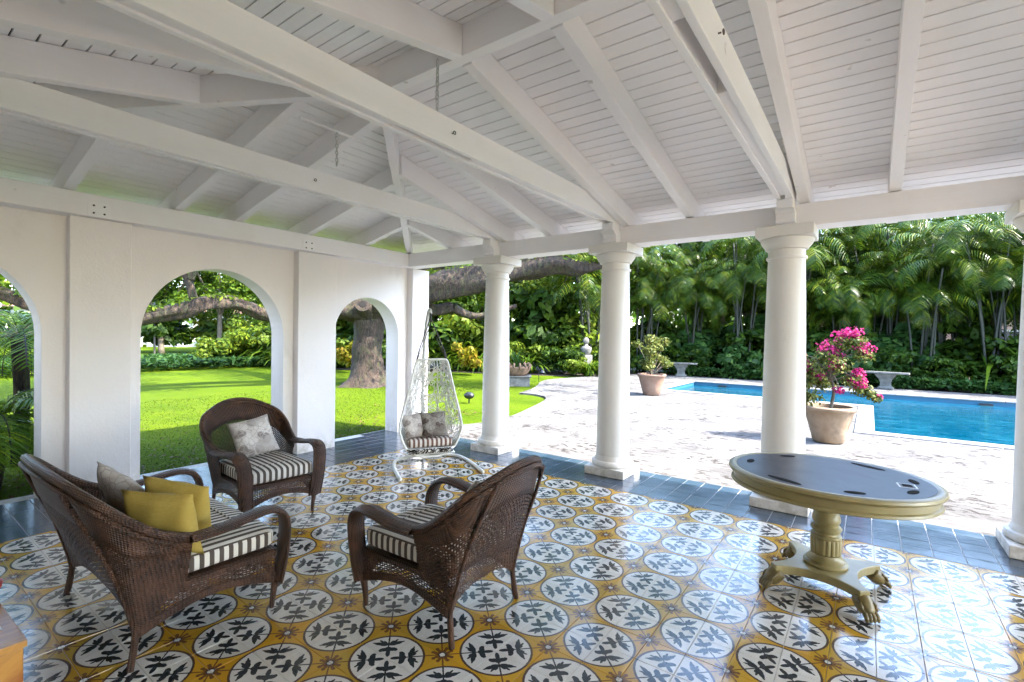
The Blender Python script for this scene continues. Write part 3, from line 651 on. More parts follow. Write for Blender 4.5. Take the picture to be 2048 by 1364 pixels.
def wicker_seat(w2, name):
    """w2 = half distance between the feet; faces +y, origin between the feet"""
    t = empty(name, (0, 0, 0))
    W = w2
    big = W > .4
    rim_half = [(W+.050, -.10, .565), (W+.075, -.24, .625), (W+.085, -.36, .715), (W+.045, -.46, .81), (W*.80, -.53, .875), (W*.42, -.575, .92), (0, -.59, .935)]
    rim = catmull([Vector(p) for p in rim_half] + [Vector((-x, y, z)) for x, y, z in rim_half[-2::-1]], 6)
    base_half = [(W+.012, -.12, .30), (W+.010, -.22, .26), (W, -.315, .16), (W*.75, -.315, .205), (W*.4, -.318, .235), (W*.15, -.32, .245), (0, -.32, .245)]
    base = catmull([Vector(p) for p in base_half] + [Vector((-x, y, z)) for x, y, z in base_half[-2::-1]], 6)
    def back(u, v):
        a = interp(base, u); c = interp(rim, u); p = a.lerp(c, v); p.y -= .035*math.sin(PI*v)*(1-abs(2*u-1)**3); return p
    nu = 100 if big else 74
    lattice(back, .0, 1.0, .0, .74, nu, 34 if big else 24, .019 if big else .0105, WK, 'back_weave', t)
    # solid woven band below the rolled rim
    mb = MB(); mb.grid(lambda u, v: back(u, .72+.28*v), 60, 5)
    mb.build('back_band', WK, t, smooth=True, solid=.012)
    # back posts show as raised lines outside
    for sx in (1, -1):
        pts = [Vector((sx*(W+.0), -.335, .02)), Vector((sx*W, -.325, .16)), Vector((sx*W*.97, -.40, .45)), Vector((sx*W*.90, -.50, .70)), Vector((sx*W*.78, -.565, .86))]
        MB().tube(catmull(pts, 5), .011, 8).build('back_post', WK, t, smooth=True)
    ofs = [p+Vector((0, 0, 0)) for p in rim]
    mb = MB().tube(ofs, .021, 8); mb.tube([p+Vector((0, -.016, -.028)) for p in rim], .013, 6); mb.tube([p+Vector((0, .02, -.024)) for p in rim], .012, 6)
    mb.build('back_rim', WK, t, smooth=True)
    # arms: wide braided strip from the rim, forward and down to the front foot
    for sx in (1, -1):
        ax = lambda x: sx*x
        ctr = catmull([Vector((ax(W+.055), -.12, .565)), Vector((ax(W+.062), .02, .568)), Vector((ax(W+.062), .17, .592)), Vector((ax(W+.055), .275, .598)), Vector((ax(W+.048), .350, .565)), Vector((ax(W+.035), .385, .49)), Vector((ax(W+.025), .385, .36)), Vector((ax(W+.014), .372, .24)), Vector((ax(W+.006), .355, .15))], 5)
        mb = MB(); n = len(ctr); K = 9
        def arm(u, v):
            p = interp(ctr, u); q = interp(ctr, min(u+.02, 1))-interp(ctr, max(u-.02, 0)); q.normalize()
            side = Vector((1, 0, 0)); nn = q.cross(side); nn = nn.normalized()*(-1)
            wd = .050*(1-.25*max(0, u-.75)*4*.6)
            a = v*2*PI; return p+side*wd*math.cos(a)+nn*.020*math.sin(a)
        mb.grid(arm, 46, 15)
        mb.build('arm', WK, t, smooth=True)
        mb = MB()
        for e in (1, -1): mb.tube([p+Vector((e*.050, 0, 0)) for p in ctr], .010, 6)
        # raised herringbone strands across the arm
        for k in range(46):
            u = k/46; a_ = arm(u, .5 if sx > 0 else .0); p0 = arm(u, .5); p1 = arm(min(1, u+.018), .25); p2 = arm(u, 0.0)
            mb.tube([p0.lerp(p1, .1), p1+Vector((0, 0, .0)), p2.lerp(p1, .1)], .0035, 4, False)
        mb.build('arm_braid', WK, t, smooth=True)
        # side apron under the cushion, arched lower edge
        def side(u, v):
            y = -.315+u*.66; zt = .335; zb = .155+.075*math.sin(PI*u)
            x = sx*(W+.012); return Vector((x, y, zb+(zt-zb)*v))
        lattice(side, 0, 1, .22, .80, 34, 6, .0078, WK, 'side_weave', t)
        mb = MB(); mb.grid(lambda u, v: side(u, .80+.2*v), 20, 2); mb.grid(lambda u, v: side(u, .24*v), 20, 3); mb.build('side_band', WK, t, solid=.012)
        mb = MB()
        for dz in (0, .028): mb.tube([side(k/14, 0)+Vector((0, 0, dz-.004)) for k in range(15)], .009, 6)
        mb.build('side_stretcher', WK, t, smooth=True)
        MB().tube(catmull([Vector((sx*(W+.006), .352, .17)), Vector((sx*W, .338, .08)), Vector((sx*W, .33, .0))], 4), [.024, .022, .020, .018, .017, .016, .015, .014, .013], 8).build('leg', WK, t, smooth=True)
        MB().tube(catmull([Vector((sx*W, -.318, .30)), Vector((sx*W*1.0, -.322, .15)), Vector((sx*(W+.01), -.345, .0))], 4), [.016]*9, 8).build('leg', WK, t, smooth=True)
    # front apron
    def front(u, v):
        x = (2*u-1)*(W+.004); zb = .15+.085*math.sin(PI*u)**.8; return Vector((x, .352+.018*math.sin(PI*u), zb+(.335-zb)*v))
    lattice(front, .04, .96, .24, .80, int(W*110), 6, .0078, WK, 'front_weave', t)
    mb = MB(); mb.grid(lambda u, v: front(u, .80+.2*v), 20, 2); mb.grid(lambda u, v: front(u, .26*v), 24, 3); mb.build('front_band', WK, t, solid=.012)
    mb = MB()
    for dz in (0, .028): mb.tube([front(k/16, 0)+Vector((0, 0, dz-.004)) for k in range(17)], .009, 6)
    mb.build('front_stretcher', WK, t, smooth=True)
    MB().box(-W, W, -.30, .345, .325, .34).build('seat_deck', WK, t)
    # striped cushion with rounded boxing and piping
    cw, y0, y1, z0, z1 = W-.005, -.30, .375, .342, .455
    def cush(u, v):
        a = 2*PI*u; b_ = (v-.5)*PI
        sgn = lambda q: (1 if q >= 0 else -1); e = .18
        cx = sgn(math.cos(a))*abs(math.cos(a))**e; cy = sgn(math.sin(a))*abs(math.sin(a))**e
        cb = abs(math.cos(b_))**.22; sb = sgn(math.sin(b_))*abs(math.sin(b_))**.35
        x = cw*cx*cb; y = (y0+y1)/2+(y1-y0)/2*cy*cb
        puff = .018*(1-min(1, (x/cw)**2))*(1-min(1, ((y-(y0+y1)/2)/((y1-y0)/2))**2))
        return Vector((x, y, (z0+z1)/2+(z1-z0)/2*sb+(puff if sb > 0 else 0)))
    mb = MB(); mb.grid(cush, 64, 18, close_u=True)
    cu = mb.build('seat_cushion', MAT['stripe'], t, autos=50)
    mb = MB()
    for z in (z0+.012, z1-.012):
        mb.tube([cush(k/64, .5+.5*(.93 if z > .4 else -.93)) for k in range(65)], .005, 6, False)
    mb.build('piping', MAT['stripe'], cu, smooth=True)
    return t
settee = wicker_seat(.55, 'wicker_settee'); settee.location = (-3.32, 1.125, 0); settee.rotation_euler = (0, 0, R(0))
tag(settee, 'dark brown wicker settee seen from behind at the left, holding two yellow pillows', 'settee')
armc = wicker_seat(.285, 'wicker_armchair'); armc.location = (-4.35, 2.20, 0); armc.rotation_euler = (0, 0, R(-93))
tag(armc, 'brown wicker armchair facing the camera with one floral pillow, near the middle arch', 'armchair', 'brown wicker armchairs')
copy_tree(armc, tree_of(armc), (-2.04, 2.10, 0), R(90+2), 'brown wicker armchair seen from behind in the centre, on the patterned tiles')

def pillow(name, size, thick, mat, loc, rot, label, group=None, cat='pillow'):
    mb = MB(); n = 15; s2 = size/2
    def f(sgn):
        def g(u, v):
            x = 2*u-1; y = 2*v-1; k = .10
            X = x*(1-k*(1-y*y)*(x*x)*.7); Y = y*(1-k*(1-x*x)*(y*y)*.7)
            h = max(0, (1-x*x)*(1-y*y))**.42; wr = .006*math.sin(7*x+3*y)*h
            return Vector((X*s2, Y*s2, sgn*(thick/2*h+wr)))
        return g
    mb.grid(f(1), n, n); mb2 = MB(); mb2.grid(f(-1), n, n); mb.add(mb2.v, [q[::-1] for q in mb2.f])
    o = mb.build(name, mat, None, smooth=True)
    bm = bmesh.new(); bm.from_mesh(o.data); bmesh.ops.remove_doubles(bm, verts=bm.verts, dist=.0004); bm.to_mesh(o.data); bm.free()
    o.location = loc; o.rotation_euler = rot; tag(o, label, cat, group); return o
PG = 'scatter pillows on the wicker seats'
def orient(normal, roll):
    n_ = Vector(normal).normalized(); q = n_.to_track_quat('Z', 'Y') @ Matrix.Rotation(roll, 4, 'Z').to_quaternion(); return q.to_euler()
def pillow_at(size, th, mat, centre, normal, top, label, group):
    n_ = Vector(normal).normalized(); t_ = Vector(top); t_ = (t_-n_*t_.dot(n_)).normalized(); r_ = t_.cross(n_)
    o = pillow('pillow', size, th, mat, centre, (0, 0, 0), label, group)
    o.rotation_euler = Matrix((r_, t_, n_)).transposed().to_euler(); return o
pillow_at(.37, .13, MAT['mustard'], (-2.88, .95, .62), (-.52, .78, .30), (.12, -.10, 1), 'front mustard yellow pillow in the wicker settee, nearest the near arm', PG)
pillow_at(.37, .13, MAT['mustard'], (-3.05, 1.08, .62), (-.48, .78, .34), (.22, -.05, 1), 'second mustard yellow pillow, leaning just behind the nearest one in the settee', PG)
pillow_at(.38, .12, MAT['floral'], (-3.42, .94, .625), (-.20, .90, .35), (.45, -.2, 1), 'pale floral pillow at the back of the wicker settee, left of the yellow pillows', PG)
pillow_at(.36, .12, MAT['floral'], (-4.47, 2.17, .645), (.95, -.12, .50), (-.1, -.14, 1), 'taupe floral pillow in the wicker armchair near the middle arch', PG)
pillow_at(.34, .11, MAT['floral'], (-1.86, 2.22, .60), (-.9, 0, .45), (.1, .2, 1), 'small floral pillow half hidden behind the back of the centre armchair', PG)

# ------------------------------------------------------------------ hanging egg chair
def egg_chair(loc, rz):
    t = empty('egg_chair', loc, rz, 'white woven hanging egg chair with striped cushion beside the first column', 'swing chair')
    WW = MAT['wicker_w']
    # local frame: opens towards -y; width along x
    ol = [(.0, 1.285), (.14, 1.285), (.185, 1.27), (.215, 1.18), (.27, .95), (.335, .70), (.385, .48), (.37, .36), (.31, .22), (.22, .13), (.10, .095), (0, .09)]
    hz = [Vector((x, 0, z)) for x, z in ol]; rimp = catmull(hz+[Vector((-x, 0, z)) for x, z in ol[-2:0:-1]], 5)
    def shell(u, v):
        # u across -1..1 as angle, v height: outline half width and depth behind the opening
        z = .09+1.195*v; k = 0
        for (xa, za), (xb, zb) in zip(ol[:-1], ol[1:]):
            if (za-z)*(zb-z) <= 0 and za != zb: k = xa+(xb-xa)*(z-za)/(zb-za)
        k = max(k, .02); dep = .40*math.sin(PI*min(1, .12+.88*(1-v))**.75) if False else .10+.34*math.sin(PI*(1-v)**1.25*.9+.1)
        if v < .12: dep *= .55+.45*v/.12
        a = PI*u; return Vector((k*math.cos(PI-a), dep*math.sin(a), z))
    mb = MB(); mb.tube(rimp+[rimp[0]], .014, 8, False); mb.tube([p+Vector((0, .03, 0)) for p in rimp+[rimp[0]]], .009, 6, False)
    mb.build('frame_rim', WW, t, smooth=True)
    mb = MB()
    for v in (.16, .36, .60, .80): mb.tube([shell(k/16, v) for k in range(17)], .0065, 6, False)
    for u in (.18, .34, .5, .66, .82): mb.tube([shell(u, .02+.97*k/14) for k in range(15)], .006, 6, False)
    mb.build('frame_ribs', WW, t, smooth=True)
    mb = MB(); rr = random.Random(3)
    for i in range(420):
        u, v = rr.random(), rr.random()*.97+.01; a = rr.choice([R(60), R(120), R(85), R(30), R(150)])+rr.uniform(-.3, .3); pts = []; cur = rr.uniform(-.25, .25)
        for k in range(9):
            if not (0 <= u <= 1 and .01 <= v <= 1): break
            pts.append(shell(u, v)); u += math.cos(a)*.035; v += math.sin(a)*.03; a += cur
        if len(pts) > 2: mb.tube(pts, .0046, 4, False)
    mb.build('random_weave', WW, t)['kind'] = 'stuff'
    mb = MB()
    def basket(u, v):
        return shell(u, .0+.14*v)+Vector((0, -.004, 0))
    mb.grid(basket, 20, 6); mb.grid(lambda u, v: Vector((.30*(2*u-1), -.01+.33*v*math.sin(PI*(.1+.8*u)), .125+.012*v)), 12, 6)
    mb.grid(lambda u, v: Vector(((.24+.06*v)*(2*u-1), -.012-.01*math.sin(PI*v), .125+.075*v)), 12, 3)
    mb.build('basket_base', WW, t, smooth=True, solid=.01)
    mb = MB()
    for i in range(44):
        x = rr.uniform(-.27, .27); mb.tube([Vector((x, -.026, .14)), Vector((x+rr.uniform(-.05, .05), -.034, .165)), Vector((x+rr.uniform(-.07, .07), -.026, .195))], .004, 4, False)
    mb.build('front_weave', MAT['gap'], t)['kind'] = 'stuff'
    mb = MB().box(-.27, .27, -.01, .30, .205, .305); cu = mb.build('seat_cushion', MAT['stripe_s'], t, bevel=.03)
    # ropes to the hook, hook and curved pole
    apex = Vector((.0, .13, 1.80)); mb = MB()
    for sx in (1, -1): mb.tube(catmull([Vector((sx*.215, .0, 1.17)), Vector((sx*.16, .03, 1.38)), Vector((sx*.04, .10, 1.70)), apex], 4), .008, 6)
    for sx in (1, -1): mb.tube([Vector((sx*.18, .02, 1.28)), apex-Vector((0, 0, .08))], .005, 5)
    mb.build('rope', MAT['rust'], t, smooth=True)
    MB().tube([apex+Vector((0, 0, -.10)), apex+Vector((.008, 0, -.02)), apex+Vector((0, 0, .05)), apex+Vector((0, .02, .09))], .009, 6).build('hook', MAT['black'], t, smooth=True)
    SM = MAT['steel_white']
    pole = catmull([apex+Vector((0, .0, .06)), apex+Vector((0, .05, .105)), Vector((0, .30, 1.84)), Vector((0, .46, 1.55)), Vector((0, .55, 1.10)), Vector((0, .56, .60)), Vector((0, .52, .20)), Vector((0, .45, .06)), Vector((0, .30, .035))], 6)
    MB().tube(pole, .021, 10).build('pole', SM, t, smooth=True)
    mb = MB()
    mb.tube(catmull([Vector((-.47, -.62, .022)), Vector((-.46, -.10, .022)), Vector((-.38, .22, .022)), Vector((-.18, .33, .03)), Vector((0, .34, .035)), Vector((.18, .33, .03)), Vector((.38, .22, .022)), Vector((.46, -.10, .022)), Vector((.47, -.62, .022))], 6), .021, 10)
    mb.build('stand_base', SM, t, smooth=True)
    return t
MAT['steel_white'] = simple('white_powder_coated_steel', (.72, .71, .66), .35, .08, 12, .05)
egg = egg_chair((-4.33, 4.25, 0), R(58))
def on(parent_loc, rz, p):
    c, s_ = math.cos(rz), math.sin(rz); return (parent_loc[0]+p[0]*c-p[1]*s_, parent_loc[1]+p[0]*s_+p[1]*c, p[2])
EL = (-4.33, 4.25)
def rot2(v): c, s_ = math.cos(R(58)), math.sin(R(58)); return (v[0]*c-v[1]*s_, v[0]*s_+v[1]*c, v[2])
pillow('pillow', .32, .12, MAT['floral'], on(EL, R(58), (-.17, .16, .45)), orient(rot2((.15, -.9, .32)), R(5)), 'light floral pillow on the left of the hanging egg chair', 'pillows in the egg chair')
pillow('pillow', .33, .12, MAT['floral_d'], on(EL, R(58), (.06, .13, .46)), orient(rot2((-.05, -.9, .35)), R(4)), 'darker brown floral pillow in the middle of the hanging egg chair', 'pillows in the egg chair')

# ------------------------------------------------------------------ oval game table
def table(loc, rz):
    t = empty('game_table', loc, rz, 'olive gold pedestal table with an oval dark leather top and claw feet', 'table')
    GO = MAT['gold']; A_, B_ = .585, .525; seg = 64
    def oval(prof, mat, name, **k):
        V = []
        for r, z in prof:
            for i in range(seg):
                a = 2*PI*i/seg; V.append(((A_-(.585-r))*math.cos(a), (B_-(.585-r))*math.sin(a), z))
        n = len(prof); Fc = [(i*seg+q, i*seg+(q+1) % seg, (i+1)*seg+(q+1) % seg, (i+1)*seg+q) for i in range(n-1) for q in range(seg)]
        Fc += [tuple(range(seg-1, -1, -1)), tuple(range((n-1)*seg, n*seg))]
        return MB().add(V, Fc).build(name, mat, t, **k)
    oval([(.545, .652), (.553, .640), (.565, .636), (.572, .642), (.568, .655), (.556, .662), (.556, .700), (.566, .706), (.583, .712), (.589, .722), (.585, .735), (.568, .744), (.548, .744), (.540, .739)], GO, 'tabletop_rim', autos=40)
    tp = oval([(.539, .70), (.539, .7405)], MAT['leather'], 'leather_top')
    oval([(.47, .640), (.47, .652)], GO, 'underframe')
    # cup slots and card trays let into the leather near the edge
    for k, a in enumerate((8, 55, 118, 172, 236, 282, 330)):
        a = R(a+14); r = .455; x, y = r*math.cos(a), r*.9*math.sin(a)
        wide = k in (1, 4)
        o = MB().lathe([(.036, 0), (.036, .0015)], 20).build('chip_slot', MAT['gap'], t); o.location = (x, y, .7418); o.rotation_euler = (0, 0, a+PI/2); o.scale = (3.0 if wide else 1.5, .62, 1)
    tr = MB().box(-.045, .045, -.05, .05, 0, .001).build('card_tray', MAT['fretwhite'], t); tr.location = (.40, .02, .7408); tr.rotation_euler = (0, 0, R(15))
    MB().box(-.036, .036, -.041, .041, .001, .002).build('tray_line', MAT['leather'], tr); MB().box(-.024, .024, -.028, .028, .002, .003).build('tray_well', MAT['gap'], tr)
    # pedestal
    MB().lathe([(.118, .152), (.124, .160), (.124, .170), (.116, .177), (.108, .181), (.108, .190), (.098, .197), (.090, .205), (.086, .215), (.084, .224)], 40).build('pedestal_base', GO, t, autos=35)
    def fl(a, z): return 1-.07*max(0, math.cos(a*18))
    MB().lathe([(.074, .2245), (.083, .228), (.085, .24), (.087, .315), (.085, .325)], 108, rfun=fl).build('fluted_collar', GO, t, autos=50)
    MB().lathe([(.080, .3255), (.086, .331), (.088, .338), (.086, .346), (.074, .352), (.072, .362), (.080, .372), (.087, .382), (.088, .392), (.080, .402), (.068, .408), (.070, .418), (.078, .432), (.080, .448), (.076, .468), (.066, .486), (.060, .495), (.066, .503), (.070, .511), (.062, .519), (.058, .56), (.075, .60), (.12, .640)], 40).build('pedestal_baluster', GO, t, autos=35)
    # concave-sided platform
    H_ = .375; pts = []; N_ = 14
    cor = [(H_*math.cos(R(45+90*k)), H_*math.sin(R(45+90*k))) for k in range(4)]
    for k in range(4):
        a = Vector(cor[k]); c = Vector(cor[(k+1) % 4]); d = (c-a); n_ = Vector((-d.y, d.x)).normalized(); L = d.length
        q0 = a+d.normalized()*.045; q1 = c-d.normalized()*.045
        for i in range(N_+1):
            f = i/N_; pp = q0.lerp(q1, f)+n_*(.088*math.sin(PI*f)**.8); pts.append(pp)
    mb = MB(); V = [(p.x, p.y, .098) for p in pts]+[(p.x, p.y, .152) for p in pts]; n = len(pts)
    mb.add(V, [tuple(range(n-1, -1, -1)), tuple(range(n, 2*n))]+[(i, (i+1) % n, (i+1) % n+n, i+n) for i in range(n)])
    mb.build('platform', GO, t, bevel=.006)
    # lion-paw feet
    for k in range(4):
        a = R(45+90*k); d = Vector((math.cos(a), math.sin(a), 0)); s_ = Vector((-d.y, d.x, 0)); mb = MB()
        leg = [d*.30+Vector((0, 0, .105)), d*.33+Vector((0, 0, .080)), d*.355+Vector((0, 0, .055)), d*.365+Vector((0, 0, .036))]
        mb.tube(catmull(leg, 3), [.044, .048, .050, .050, .049, .047, .045, .043, .040, .036], 12)
        foot = mb.build('claw_foot', MAT['gold_dark'], t, smooth=True)
        m2 = MB()
        for q in (-1.5, -.5, .5, 1.5):
            o_ = s_*q*.021; m2.tube(catmull([d*.355+o_*.8+Vector((0, 0, .062)), d*.382+o_+Vector((0, 0, .047)), d*.400+o_*1.05+Vector((0, 0, .028)), d*.408+o_*1.08+Vector((0, 0, .006))], 3), [.013, .0135, .014, .0145, .0145, .0145, .014, .012, .009, .006], 7)
        m2.build('toe', MAT['gold_dark'], foot, smooth=True)
        m3 = MB()
        for q in (-2, -1, 0, 1, 2):
            o_ = s_*q*.019; m3.tube([d*.34+o_+Vector((0, 0, .100)), d*.372+o_*1.1+Vector((0, 0, .082)), d*.382+o_*1.05+Vector((0, 0, .055))], .009, 6)
        m3.build('carved_tuft', MAT['gold_dark'], foot, smooth=True)
    return t
table((-.205, 3.745, 0), R(-7))

# ------------------------------------------------------------------ corner of a varnished chest and a red bowl at the left edge
t = empty('wooden_chest', (-2.99, .30, 0), R(2), 'orange varnished wooden chest cut off by the bottom left corner', 'chest')
MB().box(-.42, .185, -.10, .125, .0, .275).build('body', MAT['chest'], t, bevel=.004)
MB().box(-.43, .195, -.11, .135, .276, .305).build('lid', MAT['chest'], t, bevel=.004)
MB().box(-.06, .17, -.02, .0, .306, .308).build('label_strip', MAT['whitepaper'], t); MB().box(-.10, .02, .04, .09, .306, .308).build('paper_slip', MAT['whitepaper'], t)
o = MB().lathe([(.03, 0), (.05, .01), (.075, .05), (.08, .075), (.07, .078), (.06, .05)], 24).build('bowl', MAT['red'], autos=40); o.location = (-3.36, .365, .306)
tag(o, 'small red glazed bowl at the left edge on the varnished chest', 'bowl')

# ------------------------------------------------------------------ foliage tools
def leaves(n, centre, radii, size, aspect=.45, shell=.35, up=.35, seed=0, clumps=0, clump_r=.3):
    """n folded leaves (two quads sharing a midrib) spread through an ellipsoid; returns V,Q"""
    g = np.random.default_rng(seed)
    if clumps:
        d = g.normal(size=(clumps, 3)); d /= np.linalg.norm(d, axis=1)[:, None]; cr = (shell+(1-shell)*g.random(clumps))[:, None]
        cc = d*cr; idx = g.integers(0, clumps, n); dd = g.normal(size=(n, 3)); dd /= np.linalg.norm(dd, axis=1)[:, None]
        P = cc[idx]+dd*(clump_r*(g.random(n)**.45)[:, None])*np.array([1, 1, .75])
        out = dd
    else:
        d = g.normal(size=(n, 3)); d /= np.linalg.norm(d, axis=1)[:, None]; P = d*(shell+(1-shell)*g.random(n))[:, None]; out = d
    P = P*np.array(radii)+np.array(centre)
    N = out+g.normal(size=(n, 3))*.6+np.array([0, 0, up]); N /= np.linalg.norm(N, axis=1)[:, None]
    T = g.normal(size=(n, 3)); T -= (T*N).sum(1)[:, None]*N; T /= np.linalg.norm(T, axis=1)[:, None]; B = np.cross(N, T)
    s_ = size*(.6+.8*g.random(n))[:, None]
    a = P-T*s_*.5; b_ = P+T*s_*.5; m1 = P+B*s_*aspect*.5-T*s_*.05+N*s_*.08; m2 = P-B*s_*aspect*.5-T*s_*.05+N*s_*.08
    V = np.stack([a, m2, b_, m1], 1).reshape(-1, 3); Q = np.arange(4*n).reshape(n, 4)
    return V, Q
def merge(parts):
    V, Q, o = [], [], 0
    for v, q in parts: V.append(v); Q.append(np.asarray(q)+o); o += len(v)
    return np.concatenate(V), np.concatenate(Q)
def blades(n, centre, r, h, wd, lean=.5, seed=0, seg=4, arch=.6):
    """long strap leaves arching out from a centre"""
    g = np.random.default_rng(seed); V = []; Q = []; o = 0
    for i in range(n):
        a = g.uniform(0, 2*PI); L = h*g.uniform(.65, 1.15); tilt = g.uniform(.05, lean); bx, by = g.normal(0, r*.3, 2)
        pts = []
        for k in range(seg+1):
            f = k/seg; rr = L*math.sin(tilt+arch*f*f)*f; zz = L*f*math.cos(tilt+arch*f*f*.9); wv = wd*(math.sin(PI*(.12+.86*f)))
            cx, cy = centre[0]+bx+rr*math.cos(a), centre[1]+by+rr*math.sin(a); pts.append(((cx-wv*math.sin(a), cy+wv*math.cos(a), centre[2]+zz), (cx+wv*math.sin(a), cy-wv*math.cos(a), centre[2]+zz)))
        for p in pts: V += [p[0], p[1]]
        for k in range(seg): Q.append((o+2*k, o+2*k+1, o+2*k+3, o+2*k+2))
        o += 2*(seg+1)
    return np.array(V), np.array(Q)
def frond(base, az, L, up, droop, nl, ll, wd, g, curl=.3):
    """pinnate palm frond: leaflets along an arching rachis"""
    V = []; Q = []; rach = []; o = 0; el = up
    p = np.array(base, float); d = None; st = L/nl
    for k in range(nl+1):
        d = np.array([math.cos(az)*math.cos(el), math.sin(az)*math.cos(el), math.sin(el)]); rach.append(p.copy()); p = p+d*st; el -= droop/nl*(1+.8*k/nl)
        if k > nl*.15:
            f = (k/nl-.15)/.85; l_ = ll*math.sin(PI*(.16+.80*f))**.7; side = np.array([-math.sin(az), math.cos(az), 0]); upv = np.cross(side, d)
            for s_ in (1, -1):
                v = side*s_*.80+d*.55+upv*g.uniform(.05, .35); v /= np.linalg.norm(v)
                a = rach[-1]; mid = a+v*l_*.5; tip = a+v*l_*.95+np.array([0, 0, -l_*curl*g.uniform(.5, 1.3)]); w_ = d*wd
                V += [a-w_*.4, a+w_*.4, mid+w_*.5, mid-w_*.5, tip+w_*.1, tip-w_*.1]; Q += [(o, o+1, o+2, o+3), (o+3, o+2, o+4, o+5)]; o += 6
    return np.array(V), np.array(Q), [Vector(q) for q in rach]

# live oak ----------------------------------------------------------
oak = empty('live_oak', (-12.75, 9.7, 0), 0, 'huge old live oak with a mossy trunk and long horizontal limbs over the lawn', 'oak tree')
def roughtube(pts, rad, n=5, seg=18, name='limb', seed=0, amp=.12, flare=0):
    P = catmull([Vector(p) for p in pts], n); m_ = len(P); Rr = np.interp(np.linspace(0, len(rad)-1, m_), range(len(rad)), rad)
    mb = MB().tube(P, list(Rr), seg); g = np.random.default_rng(seed); ph = g.uniform(0, 6, 8); V2 = []
    for i, v in enumerate(mb.v):
        ring = i//seg; k = i % seg; c = P[min(ring, m_-1)]; a = 2*PI*k/seg
        f = 1+amp*(math.sin(a*3+ph[0]+ring*.35)+.6*math.sin(a*5+ph[1]-ring*.5)+.5*math.sin(ring*.9+ph[2]+a)) + g.uniform(-.04, .04)
        if flare and ring < 6: f += flare*(1-ring/6)**2*(1+.5*math.sin(a*5+ph[3]))
        V2.append(tuple(c+(Vector(v)-c)*f))
    mb.v = V2; return mb.build(name, MAT['bark'], oak, smooth=True)
roughtube([(0, 0, -.1), (.02, 0, .35), (0, 0, .9), (.0, .02, 1.6), (-.02, 0, 2.2), (-.1, -.05, 2.9), (-.1, 0, 3.7)], [.62, .52, .46, .44, .50, .62, .60], 5, 26, 'trunk', 1, .05, .5)
limbs = [
 ([(.1, .0, 2.5), (1.2, .5, 2.9), (2.3, 1.3, 3.15), (3.6, 2.2, 3.5), (5.0, 2.85, 3.75), (5.9, 3.0, 3.62), (6.6, 3.1, 3.70), (7.3, 3.4, 4.2)], [.56, .46, .42, .37, .31, .19, .13, .05]),
 ([(.0, .3, 2.9), (1.0, 1.6, 3.9), (2.0, 2.2, 4.4), (3.0, 3.0, 5.1), (4.4, 4.2, 6.2)], [.5, .36, .28, .20, .12]),
 ([(.4, .2, 2.35), (.95, .8, 2.45), (1.5, 1.35, 2.35), (1.95, 1.8, 2.45)], [.34, .26, .19, .16]),
 ([(1.95, 1.8, 2.45), (2.2, 2.6, 2.2), (3.0, 3.8, 2.6)], [.15, .10, .06]),
 ([(0, 0, 2.4), (-.5, -1.2, 2.35), (-1.0, -2.4, 2.05), (-1.2, -3.2, 2.28), (-1.3, -3.9, 2.36), (-1.35, -4.6, 2.15), (-1.5, -5.6, 1.85), (-1.6, -6.8, 1.9), (-1.8, -8.2, 2.5)], [.55, .34, .19, .17, .17, .20, .17, .15, .10]),
 ([(-1.33, -4.35, 2.2), (-1.35, -4.48, 2.7), (-1.5, -4.6, 3.05), (-1.6, -5.1, 3.2), (-1.8, -6.2, 3.5)], [.12, .09, .075, .06, .04]),
 ([(-1.35, -4.5, 2.9), (-1.3, -4.4, 3.3), (-1.2, -4.6, 3.9)], [.09, .07, .05]),
 ([(-.1, 0, 3.3), (-1.2, .8, 4.6), (-2.8, 1.5, 5.6), (-4.5, 1.6, 6.2)], [.5, .38, .26, .12]),
 ([(-.1, -.2, 3.3), (-.2, -1.6, 4.4), (.2, -3.2, 5.3), (.4, -5, 5.9)], [.48, .34, .24, .12]),
 ([(-.1, 0, 3.5), (.3, .8, 5.0), (.2, 1.4, 6.8)], [.48, .36, .2]),
]
for i, (p, r_) in enumerate(limbs): roughtube(p, r_, 6, 16, 'limb', 10+i, .17)
# sawn branch stub on the trunk
st = MB().tube([(.40, -.42, 2.35), (.66, -.70, 2.45)], [.27, .22], 18); st.build('branch_stub', MAT['bark'], oak, smooth=False)
MB().tube([(.655, -.695, 2.447), (.675, -.715, 2.455)], [.235, .225], 18).build('branch_scar', MAT['bark'], oak)
MB().tube([(.672, -.712, 2.454), (.682, -.722, 2.458)], [.11, .10], 14).build('hollow', MAT['gap'], oak)
parts = []
for (x, y, z, r_, n_) in ((5, 4, 6.6, 3.2, 5200), (8, 4.6, 6.2, 2.6, 3600), (1, 3, 7.6, 3.4, 4200), (-3, 2, 7.3, 3.2, 4200), (-1.5, -4.5, 5.4, 2.6, 4200), (0, -7, 5.0, 2.6, 3400), (-4, -3, 7, 3, 3600), (1.5, -3.6, 7.4, 2.8, 3200)):
    parts.append(leaves(n_, (x, y, z), (r_, r_, r_*.5), .16, .5, .25, .5, seed=int(x*7+y*3+50), clumps=34, clump_r=.33))
V, Q = merge(parts); np_mesh('crown', V, Q, MAT['leaf_light'], oak)
